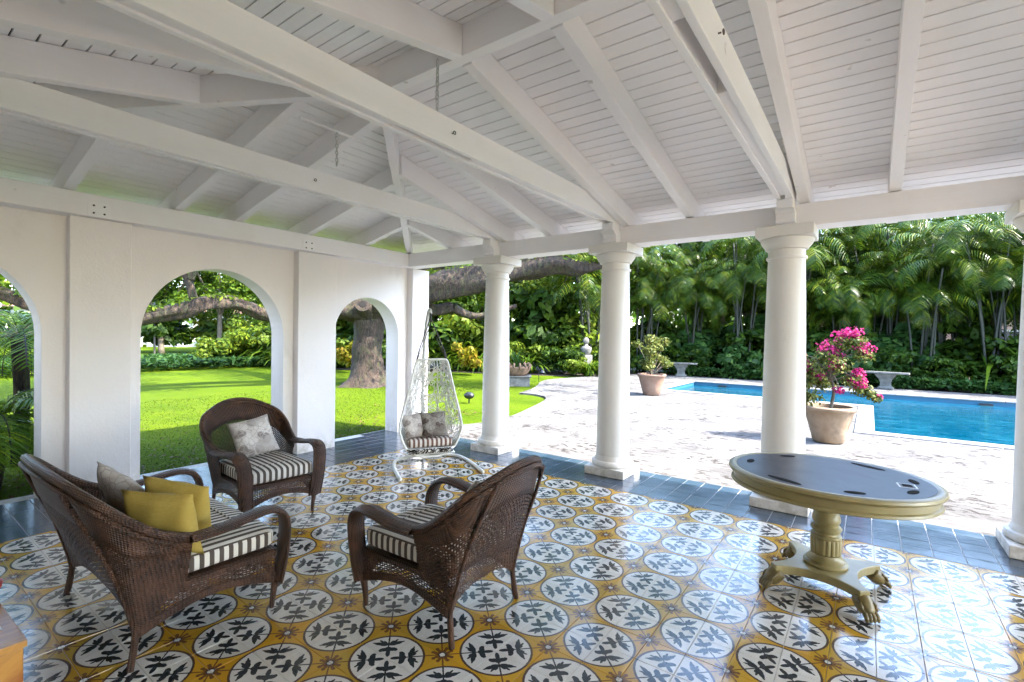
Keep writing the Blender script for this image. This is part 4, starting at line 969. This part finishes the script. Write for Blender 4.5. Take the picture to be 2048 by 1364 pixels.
# resurrection fern along the tops of the limbs
parts = []; g = np.random.default_rng(5)
for li in (0, 1, 4):
    P = catmull([Vector(p) for p in limbs[li][0]], 12); rr = limbs[li][1]
    for k, p in enumerate(P):
        if k < 8: continue
        r0 = np.interp(k/12, range(len(rr)), rr)
        if g.random() < (.85 if li < 2 else .35): parts.append(leaves(26, (p.x, p.y, p.z+r0*1.0), (.34, .34, .12), .15, .4, 0, .8, seed=1000*li+k))
V, Q = merge(parts); np_mesh('limb_fern', V, Q, MAT['leaf_light'], oak)

# generic broadleaf tree --------------------------------------------
def bush(name, label, cat, loc, parts, group=None, stems=None, stem_mat='trunk', stem_name='trunk', rz=0, mats=None):
    t = empty(name, loc, rz, label, cat, group)
    for nm, (V, Q), mt in parts: np_mesh(nm, V, Q, MAT[mt], t)
    for (pts, rad) in (stems or []): MB().tube(catmull([Vector(p) for p in pts], 4), list(np.interp(np.linspace(0, len(rad)-1, 4*(len(pts)-1)+1), range(len(rad)), rad)), 7).build(stem_name, MAT[stem_mat], t, smooth=True)
    return t
def bg_tree(seed, mat, h=7, r=2.6, size=.19, n=8200):
    g = np.random.default_rng(seed)
    parts = [leaves(n, (0, 0, h*.66), (r, r, h*.36), size, .5, .30, .4, seed, clumps=46, clump_r=.30)]
    stems = [([(0, 0, -.1), (g.uniform(-.1, .1), 0, h*.3), (g.uniform(-.3, .3), g.uniform(-.3, .3), h*.7)], [.16, .12, .05])]
    for k in range(4):
        a = g.uniform(0, 2*PI); stems.append(([(0, 0, h*.3), (r*.35*math.cos(a), r*.35*math.sin(a), h*.52), (r*.7*math.cos(a), r*.7*math.sin(a), h*.75)], [.08, .06, .03]))
    return [('crown', merge(parts), mat)], stems
protos = []
for k, (mt, h, r_) in enumerate((('leaf_dark', 8.5, 2.8), ('leaf_mid', 7.5, 2.7), ('leaf_light', 6.5, 2.5), ('leaf_mid', 6.2, 2.4))):
    p, st_ = bg_tree(40+k, mt, h, r_)
    protos.append((p, st_))
TL = ['dark green leafy tree standing in the dense planting beyond the pool', 'mid green leafy tree in the planting beyond the lawn and pool', 'lime green leafy tree in the planting beyond the lawn', 'rounded mid green tree in the planting far behind']
spots = [(-7, 25.5, 0, 1.0), (-3.5, 27, 1, 1.0), (-10.5, 23, 1, .95), (-13.5, 21, 2, .95), (-12.5, 25, 0, 1.1), (-16.5, 18.5, 1, 1.0), (-18, 21.5, 0, 1.15), (-20, 16.5, 3, 1.0), (-9.5, 27, 0, 1.15), (-5.5, 30, 1, 1.2), (.5, 29, 0, .92), (4.0, 28.5, 0, .80), (8, 28, 0, .84), (-2.5, 28, 0, .95), (12, 27, 1, .9), (-1.5, 25.8, 0, .9), (-6, 25.6, 1, .95), (2.2, 27.2, 1, 1.08), (6, 27, 0, 1.05), (3.6, 25.2, 1, .82), (.2, 26.8, 0, 1.0), (8.5, 25.8, 1, .95), (-15, 23.5, 3, 1.2), (-22.5, 20, 1, 1.1)]
for i, (x, y) in enumerate(((-14, -7), (-19, -12), (-13, -15), (-25, -9), (-26.2, 13.6), (-27, 17), (-25.5, 15.2), (-36, 18.4), (-33, 22), (-40, 13), (-54, 4), (-44, 19), (-39.5, 20), (-50, 1), (-42, -4), (-41, -16), (-52, 14), (-48, 25), (-28, 22), (-38.8, 16.3))): spots.append((x, y, (i+2) % 4, (1.0, 1.1, 1.2, 1.5, 1.3)[i % 5]))  # first four are out of view, added to screen sky light from the arches
roots = {}
for (x, y, k, sc) in spots:
    if k not in roots:
        t = bush('leafy_tree', TL[k], 'tree', (x, y, 0), protos[k][0], 'trees in the planting around the garden', protos[k][1], 'trunk_pale', 'branch'); t.scale = (sc,)*3; roots[k] = (t, tree_of(t))
    else: copy_tree(roots[k][0], roots[k][1], (x, y, 0), random.uniform(0, 6.28), scale=sc*random.uniform(.94, 1.06))

# areca palm clumps -------------------------------------------------
def areca(seed, h=4.6, ns=8, spread=.8, dark=True):
    g = np.random.default_rng(seed); fr = []; stems = []
    for i in range(ns):
        a = g.uniform(0, 2*PI); b0 = (g.uniform(-.35, .35), g.uniform(-.35, .35)); hh = h*g.uniform(.55, 1.05); ln = spread*g.uniform(.3, 1.2)*hh/h
        top = (b0[0]+ln*math.cos(a), b0[1]+ln*math.sin(a), hh); stems.append(([(b0[0], b0[1], -.05), ((b0[0]*.6+top[0]*.4), (b0[1]*.6+top[1]*.4), hh*.55), top], [.045, .038, .03]))
        for k in range(10):
            v, q, _ = frond(top, g.uniform(0, 2*PI), g.uniform(1.5, 2.2), g.uniform(.5, 1.4), g.uniform(1.3, 2.3), 22, .52, .042, g, .30); fr.append((v, q))
    return [('crown', merge(fr), 'palm')], stems
ar = []
PSP = [(-8.2, 21.6), (-6.3, 22.4), (-4.4, 22.3), (-2.6, 22.9), (-.9, 22.6), (.4, 23.4), (1.6, 22.7), (2.5, 23.8), (3.4, 22.6), (4.4, 23.4), (5.6, 22.8), (7.2, 23.2), (-10.3, 19.8), (.9, 25.2), (3.2, 25.6), (5.4, 25.3), (-3.4, 24.6), (-7.0, 24.6), (9.2, 23), (-1.2, 25.6)]
for k in range(3):
    p, st_ = areca(60+k, (5.0, 4.4, 5.6)[k]); t = bush('areca_palm', 'slender green areca palm clump in the dense palm screen behind the pool', 'palm', (*PSP[k], 0), p, 'areca palms in the screen behind the pool', st_, 'trunk', 'cane'); ar.append((t, tree_of(t)))
for i, (x, y) in enumerate(PSP[3:]): copy_tree(ar[i % 3][0], ar[i % 3][1], (x, y, 0), random.uniform(0, 6.28), scale=random.uniform(.9, 1.15))

# understorey shrubs ------------------------------------------------
def shrub_parts(seed, kind):
    if kind == 0: return [('leaves', leaves(1700, (0, 0, .75), (1.0, .9, .7), .21, .55, .3, .5, seed, clumps=14, clump_r=.4), 'leaf_dark')]
    if kind == 1: return [('leaves', blades(120, (0, 0, 0), .5, 1.5, .05, .9, seed, 5, .9), 'leaf_mid')]
    if kind == 2: return [('leaves', leaves(900, (0, 0, .85), (.95, .9, .75), .33, .62, .4, .3, seed, clumps=12, clump_r=.45), 'leaf_teal')]
    if kind == 3: return [('leaves', leaves(2200, (0, 0, .7), (.95, .9, .65), .14, .5, .3, .5, seed, clumps=20, clump_r=.35), 'leaf_light')]
KN = ['dark_leaf_shrub', 'strap_leaf_plant', 'broad_leaf_shrub', 'lime_leaf_shrub']
KL = ['dark green leafy shrub in the bank of planting along the garden edge', 'strappy leaved green plant in the bank of planting along the garden edge', 'large leaved blueish shrub in the bank along the garden edge', 'small leaved lime shrub in the bank of planting along the garden edge']
line = [(-22, 11.6), (-20.3, 12.4), (-19, 13.2), (-17.6, 14), (-16.4, 14.6), (-15.2, 15.7), (-14, 16.5), (-13, 16.9), (-12, 17.3), (-11, 17.8), (-10.2, 18.4), (-9.7, 19.3), (-9, 20.3), (-8, 21.1), (-6.9, 21.5), (-5.6, 21.6), (-4.2, 21.7), (-2.9, 21.7), (-1.6, 21.8), (-.3, 21.8), (1, 21.8), (2.3, 21.8), (3.6, 21.8), (4.9, 21.9), (6.2, 21.9), (7.6, 22), (9.2, 22)]
roots = {}; g = random.Random(11)
for row in range(3):
    for i, (x, y) in enumerate(line):
        k = g.choice((0, 1, 3, 1, 3) if x < -8 else (0, 2, 0, 1, 2)); xx = x+g.uniform(-.4, .4)-row*.35*(x < -8); yy = y+row*1.15+g.uniform(-.2, .3); sc = g.uniform(.75, 1.05)*(1+.32*row)
        if row == 0: sc *= .85
        if k not in roots:
            t = bush(KN[k], KL[k], 'shrub', (xx, yy, 0), shrub_parts(80+k, k), 'shrubs in the bank along the garden edge'); roots[k] = (t, tree_of(t)); t.scale = (sc,)*3
        else: copy_tree(roots[k][0], roots[k][1], (xx, yy, 0), g.uniform(0, 6.28), scale=sc)
for x, y, lab in ((-17.4, 12.35, 'yellow croton shrub left of the oak trunk seen through the small arch'), (-13.3, 14.9, 'bright yellow croton shrub behind the egg chair')):
    bush('croton_shrub', lab, 'shrub', (x, y, 0), [('leaves', leaves(700, (0, 0, .65), (.6, .55, .6), .22, .4, .2, .5, int(-x), clumps=12, clump_r=.4), 'leaf_yellow')], 'yellow croton shrubs')
for i, (x, y, k, sc) in enumerate(((-24.2, 11.2, 3, 1.5), (-24.6, 12.6, 3, 1.7), (-23.6, 12.4, 1, 1.3), (-25.8, 12.6, 3, 1.9), (-26.6, 13.6, 3, 2.2), (-24.4, 9.9, 3, 1.1), (-22.6, 13.2, 0, 2.0), (-21.4, 14.6, 3, 2.3), (-20, 14.8, 0, 2.4), (-18.6, 15.6, 3, 2.4), (-42, 9.2, 3, 1.8), (-43, 11.4, 3, 2.0), (-41, 14, 0, 2.8), (-40.5, 17, 3, 2.6), (-39.8, 6.2, 0, 1.6), (-17, 16.8, 0, 2.6), (-15.2, 18.4, 3, 2.6), (-13.4, 19.8, 0, 2.7), (-11.8, 20.6, 3, 2.5))):
    copy_tree(roots[k][0], roots[k][1], (x, y, 0), g.uniform(0, 6.28), scale=sc)
# low ground cover strips
g2 = np.random.default_rng(9)
def cover(name, x0, x1, y0, y1, n, h, mat, size=.16):
    P = np.column_stack([g2.uniform(x0, x1, n), g2.uniform(y0, y1, n), g2.random(n)**.6*h]); N = g2.normal(size=(n, 3))*.6+np.array([0, 0, 1]); N /= np.linalg.norm(N, axis=1)[:, None]
    T = g2.normal(size=(n, 3)); T -= (T*N).sum(1)[:, None]*N; T /= np.linalg.norm(T, axis=1)[:, None]; B = np.cross(N, T); s_ = size*(.6+.8*g2.random(n))[:, None]
    V = np.stack([P-T*s_*.5, P-B*s_*.3, P+T*s_*.5, P+B*s_*.3], 1).reshape(-1, 3); o = np_mesh(name, V, np.arange(4*n).reshape(n, 4), MAT[mat]); return o
tag(cover('ground_cover', -7.2, 10, 20.85, 21.7, 9000, .36, 'leaf_teal'), 'low blue green ground cover between the pool deck and the palms', 'ground cover', None, 'stuff')
tag(cover('ground_cover', -28.6, -22.6, -22, 12.6, 30000, .40, 'leaf_teal', .24), 'low green ground cover between the lawn and the street', 'ground cover', None, 'stuff')
# continuous wood far behind everything
gw = np.random.default_rng(21); n = 46000; th_ = gw.uniform(R(20), R(215), n); rr_ = 62+gw.normal(0, 3, n); rr_ = np.where(th_ < R(112), 44+gw.normal(0, 2.5, n), rr_)
hmax = (8+2.0*np.sin(th_*23)+1.4*np.sin(th_*51+1))*(1-.42*np.exp(-((th_-R(160))/.12)**2)); P = np.column_stack([rr_*np.cos(th_), rr_*np.sin(th_), gw.random(n)**.8*hmax]); N = gw.normal(size=(n, 3))+np.array([0, 0, .6]); N /= np.linalg.norm(N, axis=1)[:, None]
T = gw.normal(size=(n, 3)); T -= (T*N).sum(1)[:, None]*N; T /= np.linalg.norm(T, axis=1)[:, None]; B = np.cross(N, T); s_ = .75*(.6+.8*gw.random(n))[:, None]
tag(np_mesh('far_woodland', np.stack([P-T*s_*.5, P-B*s_*.3, P+T*s_*.5, P+B*s_*.3], 1).reshape(-1, 3), np.arange(4*n).reshape(n, 4), MAT['leaf_mid']), 'distant belt of green trees closing the view all around the garden', 'woodland', None, 'stuff')
# grass tufts close to the arcade, fringe of real blades
n = 52000; gx = -6.5-7*g2.random(n)**2.4; gy = g2.uniform(-2.5, 12, n); hh = .010+.020*g2.random(n); a = g2.uniform(0, 2*PI, n); wv = .0045+.0007*(-6.5-gx)
ok_ = ~((gx > -9.5) & (gy > 5.6+0*gx) & (gx > -9.6+.3*(12-gy))); gx, gy, hh, a, wv = gx[ok_], gy[ok_], hh[ok_], a[ok_], wv[ok_]; n = len(gx)
V = np.stack([np.column_stack([gx-wv*np.cos(a), gy-wv*np.sin(a), np.full(n, -.062)]), np.column_stack([gx+wv*np.cos(a), gy+wv*np.sin(a), np.full(n, -.062)]), np.column_stack([gx+g2.normal(0, .02, n), gy+g2.normal(0, .02, n), -.06+hh])], 1).reshape(-1, 3)
tag(np_mesh('grass', V, np.arange(3*n).reshape(n, 3), MAT['leaf_grass'] if 'leaf_grass' in MAT else MAT['leaf_light']), 'short green lawn grass just outside the arches', 'grass', None, 'stuff')

# fallen leaves on the lawn beside the arcade
n = 2600; gx = -6.5-np.abs(g2.normal(0, 1.1, n)); gy = g2.uniform(-1, 8, n); P = np.column_stack([gx, gy, np.full(n, -.035)]); a = g2.uniform(0, 6.28, n); s_ = (.012+.02*g2.random(n))[:, None]
T = np.column_stack([np.cos(a), np.sin(a), g2.normal(0, .3, n)]); B = np.column_stack([-np.sin(a), np.cos(a), g2.normal(0, .3, n)])
tag(np_mesh('fallen_leaves', np.stack([P-T*s_, P-B*s_*.5, P+T*s_, P+B*s_*.5], 1).reshape(-1, 3), np.arange(4*n).reshape(n, 4), MAT['litter']), 'brown fallen leaves scattered on the lawn beside the arcade', 'fallen leaves', None, 'stuff')
# near palm seen through the left arch ------------------------------
def near_palm(loc, z, nfr, L, label, seed):
    g = np.random.default_rng(seed); t = empty('dwarf_date_palm', loc, 0, label, 'palm', 'dwarf date palms outside the left arch')
    fr = []; rs = []
    for k in range(nfr):
        az = 2*PI*k/nfr+g.uniform(-.2, .2); v, q, ra = frond((0, 0, z), az, L*g.uniform(.8, 1.1), g.uniform(.0, 1.35), g.uniform(1.0, 2.0), 30, .34, .020, g, .2); fr.append((v, q)); rs.append(ra)
    V, Q = merge(fr); np_mesh('fronds', V, Q, MAT['palm_near'], t)
    mb = MB()
    for ra in rs: mb.tube(ra[::3], .006, 5)
    mb.build('frond_stalks', MAT['trunk'], t)
    roughp = MB().tube(catmull([Vector((0, 0, -.05)), Vector((.04, .02, z*.5)), Vector((0, 0, z))], 6), .075, 10); roughp.build('trunk', MAT['bark'], t)
near_palm((-8.25, 1.22, 0), 1.50, 26, 1.35, 'taller dwarf date palm whose fronds fill the left arch', 31)
near_palm((-7.15, .86, 0), .60, 26, .95, 'low dwarf date palm with fronds brushing the settee side of the left arch', 32)
near_palm((-9.3, -.6, 0), 1.2, 20, 1.3, 'dwarf date palm farthest back outside the left arch', 33)
bush('red_flower_plant', 'small plant with red flowers at the foot of the left arch', 'plant', (-8.5, 1.5, 0), [('leaves', leaves(300, (0, 0, .2), (.35, .35, .2), .12, .4, .2, .5, 3), 'leaf_mid'), ('flowers', leaves(50, (0, 0, .34), (.25, .25, .1), .06, .8, .2, .5, 4), 'leaf_red')])

# potted plants -----------------------------------------------------
def potted(name, label, loc, r, h, pm, parts, stems, group='potted shrubs on the pool deck'):
    t = empty(name, loc, 0, label, 'potted plant', group)
    prof = [(r*.56, 0), (r*.60, .012), (r*.70, h*.3), (r*.84, h*.62), (r*.93, h*.84), (r*.99, h*.885), (r*1.03, h*.92), (r*1.03, h*.97), (r*.99, h), (r*.88, h), (r*.86, h*.93), (r*.85, h*.86)]
    MB().lathe(prof, 44).build('pot', MAT[pm], t, autos=40)
    MB().lathe([(r*.86, h*.84), (r*.87, h*.885)], 30).build('soil', MAT['soil'], t)
    for nm, (V, Q), mt in parts: np_mesh(nm, V, Q, MAT[mt], t)
    for pts, rad in stems: MB().tube(catmull([Vector(p) for p in pts], 5), list(np.interp(np.linspace(0, len(rad)-1, 5*(len(pts)-1)+1), range(len(rad)), rad)), 7).build('stem', MAT['trunk_pale'], t, smooth=True)
    return t
bl = []; fl_ = []; stm = [([(.02, 0, .5), (.06, .02, .8), (.0, 0, 1.05), (-.1, 0, 1.3)], [.028, .022, .016, .01])]
g = np.random.default_rng(77)
cl = [(-.42, 0, 1.30, .24), (-.22, .05, 1.18, .28), (-.05, 0, 1.42, .22), (.16, .05, 1.62, .20), (.34, 0, 1.66, .16), (.10, -.1, 1.30, .22), (.42, 0, 1.45, .16), (-.38, .1, .98, .30), (-.30, -.1, .78, .26), (.30, 0, 1.05, .18), (.42, .05, .92, .16), (.52, 0, .86, .11), (.60, 0, .80, .08), (-.1, .2, 1.0, .25), (-.5, 0, 1.1, .2)]
for i, (x, y, z, r_) in enumerate(cl):
    bl.append(leaves(int(1600*r_), (x, y, z-.08), (r_, r_, r_*.75), .055, .55, .1, .4, 200+i))
for i, (x, y, z, r_) in enumerate([(-.44, 0, 1.36, .17), (-.30, .0, 1.22, .10), (-.02, 0, 1.54, .17), (.06, 0, 1.43, .13), (.18, .05, 1.74, .16), (.30, 0, 1.76, .15), (.44, 0, 1.56, .14), (.46, 0, 1.44, .08), (.34, -.05, 1.06, .13), (.40, -.05, .98, .10), (.12, -.1, .88, .08), (.62, 0, .82, .06), (-.15, 0, 1.10, .10), (.05, -.1, 1.28, .13), (.36, 0, 1.16, .10)]):
    fl_.append(leaves(int(950*r_), (x, y, z-.06), (r_*1.2, r_, r_*.8), .042, .8, .2, .5, 300+i)); stm.append(([(0, 0, .95), (x*.4, y, (z+1)/2+.1), (x, y, z)], [.012, .009, .005]))
pb = potted('potted_bougainvillea', 'big pale terracotta pot with a magenta bougainvillea, partly hidden by a column', (-.50, 9.15, 0), .36, .56, 'pot', [('leaves', merge(bl), 'leaf_olive'), ('flowers', merge(fl_), 'petal')], stm)
pb.rotation_euler = (0, 0, R(6))
bl = []; stm = []
for i in range(26):
    a = g.uniform(0, 2*PI); r_ = g.uniform(.1, .62); z = .78+g.uniform(0, .95)*(1-r_*.5); x, y = r_*math.cos(a), r_*math.sin(a); bl.append(leaves(110, (x, y, z), (.17, .17, .12), .085, .5, .1, .5, 400+i)); stm.append(([(0, 0, .45), (x*.5, y*.5, .45+(z-.45)*.6), (x, y, z)], [.014, .010, .005]))
potted('potted_shrub', 'terracotta pot with a loose green shrub on the deck near the pool corner', (-4.88, 13.25, 0), .38, .58, 'pot2', [('leaves', merge(bl), 'leaf_olive')], stm)

# stone bench, bust, carved planter, small lamps --------------------
def bench(loc, rz, label):
    t = empty('stone_bench', loc, rz, label, 'bench', 'stone benches behind the pool')
    MB().box(-.62, .62, -.2, .2, .50, .56).build('seat', MAT['stone'], t, bevel=.012)
    for x in (0,):
        prof = [(.22, 0), (.21, .05), (.15, .09), (.14, .20), (.18, .32), (.27, .44), (.29, .499)]
        mb = MB(); V = []; 
        for r_, z in prof: V += [(x-r_, -r_*.5, z), (x+r_, -r_*.5, z), (x+r_, r_*.5, z), (x-r_, r_*.5, z)]
        Fc = [(0, 3, 2, 1), (24, 25, 26, 27)]+[(4*i+k, 4*i+(k+1) % 4, 4*i+4+(k+1) % 4, 4*i+4+k) for i in range(6) for k in range(4)]
        mb.add(V, Fc).build('leg', MAT['stone'], t, bevel=.008)
    return t
bench((.45, 20.45, 0), R(-8), 'cast stone bench behind the pool, right of the bougainvillea')
bench((-6.3, 20.5, 0), R(8), 'cast stone bench at the far deck edge beyond the green potted shrub')
for (x, y, k, sc) in ((-9.15, 17.75, 1, .55), (-9.6, 17.55, 3, .62), (-8.8, 18.2, 1, .6), (-10.1, 17.9, 0, .7)): copy_tree(roots[k][0], roots[k][1], (x, y, 0), g.uniform(0, 6.28), scale=sc)
t = empty('bust_statue', (-9.6, 18.35, 0), R(-30), 'pale stone bust on a pedestal among the shrubs left of the second column', 'statue')
MB().box(-.2, .2, -.2, .2, 0, .82).build('pedestal', MAT['stone'], t, bevel=.02)
MB().lathe([(.15, .822), (.18, .88), (.21, .96), (.235, 1.05), (.225, 1.12), (.16, 1.17), (.085, 1.20), (.07, 1.27)], 24).build('shoulders', MAT['stone'], t, smooth=True)
mb = MB(); mb.grid(lambda u, v: Vector(((.105+.01*math.sin(6*PI*u))*math.sin(PI*v)*math.cos(2*PI*u), (.125+.03*max(0, -math.sin(2*PI*u))*math.sin(PI*v)**4)*math.sin(PI*v)*math.sin(2*PI*u), 1.40-.155*math.cos(PI*v))), 24, 16, close_u=True); mb.build('head', MAT['stone'], t, smooth=True)
t = empty('carved_planter', (-9.35, 13.05, 0), R(35), 'brown carved stone planter with a spiky agave on a grey plinth in the lawn', 'planter')
MB().box(-.42, .42, -.34, .34, -.06, .24).build('plinth', MAT['stone'], t, bevel=.01); MB().box(-.47, .47, -.39, .39, .241, .275).build('plinth_slab', MAT['stone'], t, bevel=.008)
MB().lathe([(.26, .276), (.30, .29), (.34, .36), (.40, .46), (.44, .54), (.42, .58), (.38, .56), (.34, .5)], 32, rfun=lambda a, z: 1+.07*math.cos(a*6)).build('bowl', MAT['stone_brown'], t, autos=50)
mb = MB()
for k in range(14):
    a = 2*PI*k/14; d = Vector((math.cos(a), math.sin(a), 0)); mb.tube([d*.38+Vector((0, 0, .50)), d*.46+Vector((0, 0, .60)), d*.40+Vector((0, 0, .68)), d*.31+Vector((0, 0, .62))], [.03, .035, .03, .02], 7)
mb.build('scroll_rim', MAT['stone_brown'], t, smooth=True)
V, Q = blades(26, (0, 0, .52), .15, .62, .028, .9, 5, 4, .2); np_mesh('agave', V, Q, MAT['leaf_teal'], t)
t = empty('garden_lamp', (-9.5, 14.6, 0), 0, 'small dark hooked garden lamp at the lawn edge beside the carved planter', 'garden lamp')
MB().tube(catmull([Vector((0, 0, -.06)), Vector((0, 0, .30)), Vector((.06, 0, .40)), Vector((.14, 0, .36))], 5), .012, 6).build('stem', MAT['black'], t); MB().lathe([(.02, .30), (.09, .29), (.07, .34), (.02, .37)], 16, (.15, 0, .0)).build('lamp_shade', MAT['black'], t)
t = empty('lawn_spotlight', (-7.75, 8.85, 0), R(20), 'round black spotlight standing in the lawn between the egg chair and first column', 'spotlight')
MB().tube([(0, 0, -.06), (0, 0, .06)], .018, 8).build('stake', MAT['black'], t)
mb = MB(); mb.grid(lambda u, v: Vector((.13*math.sin(PI*v)*math.cos(2*PI*u), .095*math.sin(PI*v)*math.sin(2*PI*u), .13-.085*math.cos(PI*v))), 20, 12, close_u=True); mb.build('housing', MAT['black'], t, smooth=True)

# distant houses, street lamp pole ----------------------------------
t = empty('pink_house', (5.5, 33, 0), 0, 'pale pink rendered house glimpsed between the palm canes', 'house')
MB().box(-8, 4, 0, 5, -.05, 3.1).build('wall', MAT['wallpink'], t); MB().box(-8.3, 4.3, -.3, 5.3, 3.101, 3.3).build('roof', MAT['roof_top'], t)
for x in (-6, -3, 0):
    wf = MB().box(x-.6, x+.6, -.05, .02, 1, 2.2).build('window', MAT['whitepaper'], t); MB().box(x-.5, x+.5, -.06, -.052, 1.08, 2.12).build('pane', MAT['glassdark'], wf)
fn = empty('iron_fence', (0, 30.5, 0), 0, 'thin dark metal fence behind the palms in front of the pink house', 'fence')
post0 = MB().box(-.012, .012, -.012, .012, -.05, 1.5).build('bar', MAT['rust'], fn)
for k in range(60):
    o = post0 if k == 0 else post0.copy()
    if k: COL.objects.link(o)
    o.location = (-4+k*.16, 0, 0)
for z in (.15, 1.4): MB().box(-4.05, 5.6, -.014, .014, z, z+.03).build('rail', MAT['rust'], fn)
t = empty('white_house', (-60, 18, 0), R(70), 'pale house across the street glimpsed through the middle arch', 'house')
MB().box(-9, 9, -4, 4, -.05, 3.4).build('wall', MAT['wallwhite'], t)
MB().add([(-9.6, -4.6, 3.41), (9.6, -4.6, 3.41), (9.6, 4.6, 3.41), (-9.6, 4.6, 3.41), (-6, 0, 5.4), (6, 0, 5.4)], [(0, 3, 2, 1), (0, 1, 5, 4), (1, 2, 5), (2, 3, 4, 5), (3, 0, 4)]).build('roof', MAT['roof_top'], t)
for x in (-6, -2, 2, 6):
    wf = MB().box(x-.7, x+.7, -4.06, -3.98, 1, 2.3).build('window', MAT['whitepaper'], t); MB().box(x-.6, x+.6, -4.08, -4.062, 1.1, 2.2).build('pane', MAT['glassdark'], wf)
t = empty('street_pole', (-40, 12.6, 0), 0, 'slim dark pole standing across the street, seen through the middle arch', 'pole')
MB().tube([(0, 0, -.05), (0, 0, 3.2)], .06, 8).build('shaft', MAT['rust'], t); MB().lathe([(.08, 3.2), (.18, 3.3), (.14, 3.5), (.04, 3.6)], 12).build('lantern', MAT['black'], t)

# ------------------------------------------------------------------ labels that single out each plant by where it shows
def gap_of(x, y):
    q = visible(x, y)
    if not q: return None
    u = q[0]
    for lo, hi, nm in ((-60, 75, 'in the left arch'), (280, 565, 'in the middle arch'), (660, 795, 'in the small arch'), (855, 965, 'between the arcade and the first column'), (1020, 1195, 'between the first and second columns'), (1255, 1525, 'between the second and third columns'), (1605, 2020, 'between the third and fourth columns')):
        if lo <= u <= hi: return nm
    return 'mostly behind columns or walls'
ORD = ['leftmost', 'second from left', 'third from left', 'fourth from left', 'fifth from left', 'sixth from left', 'seventh from left', 'eighth from left', 'ninth from left', 'tenth from left', 'eleventh from left', 'twelfth from left']
short = {'areca palms in the screen behind the pool': 'areca palm clump', 'trees in the planting around the garden': None, 'shrubs in the bank along the garden edge': None}
bpy.context.view_layer.update()
from collections import defaultdict
cl_ = defaultdict(list)
for o in bpy.data.objects:
    if o.parent is None and o.get('group') in short:
        base = short[o['group']] or ' '.join(o['label'].split(' in the ')[0].split(' standing ')[0].split(' glimpsed')[0].split()[:4])
        gp = gap_of(o.location.x, o.location.y)
        d = math.hypot(o.location.x, o.location.y); zone = 'front' if d < 22.8 else ('middle' if d < 26 else ('back' if d < 34 else 'far back'))
        gp = gp or 'beyond the '+('right' if math.atan2(o.location.y, o.location.x) < 1.6 else 'left')+' picture edge'
        cl_[(base, gp, zone)].append(o)
for (base, gp, zone), L in cl_.items():
    L.sort(key=lambda o: -math.atan2(o.location.y, o.location.x) % 6.2832)
    for i, o in enumerate(L):
        o['label'] = base+' '+gp+', '+((zone+' row, '+ORD[min(i, 11)]) if len(L) > 1 else zone+' row')
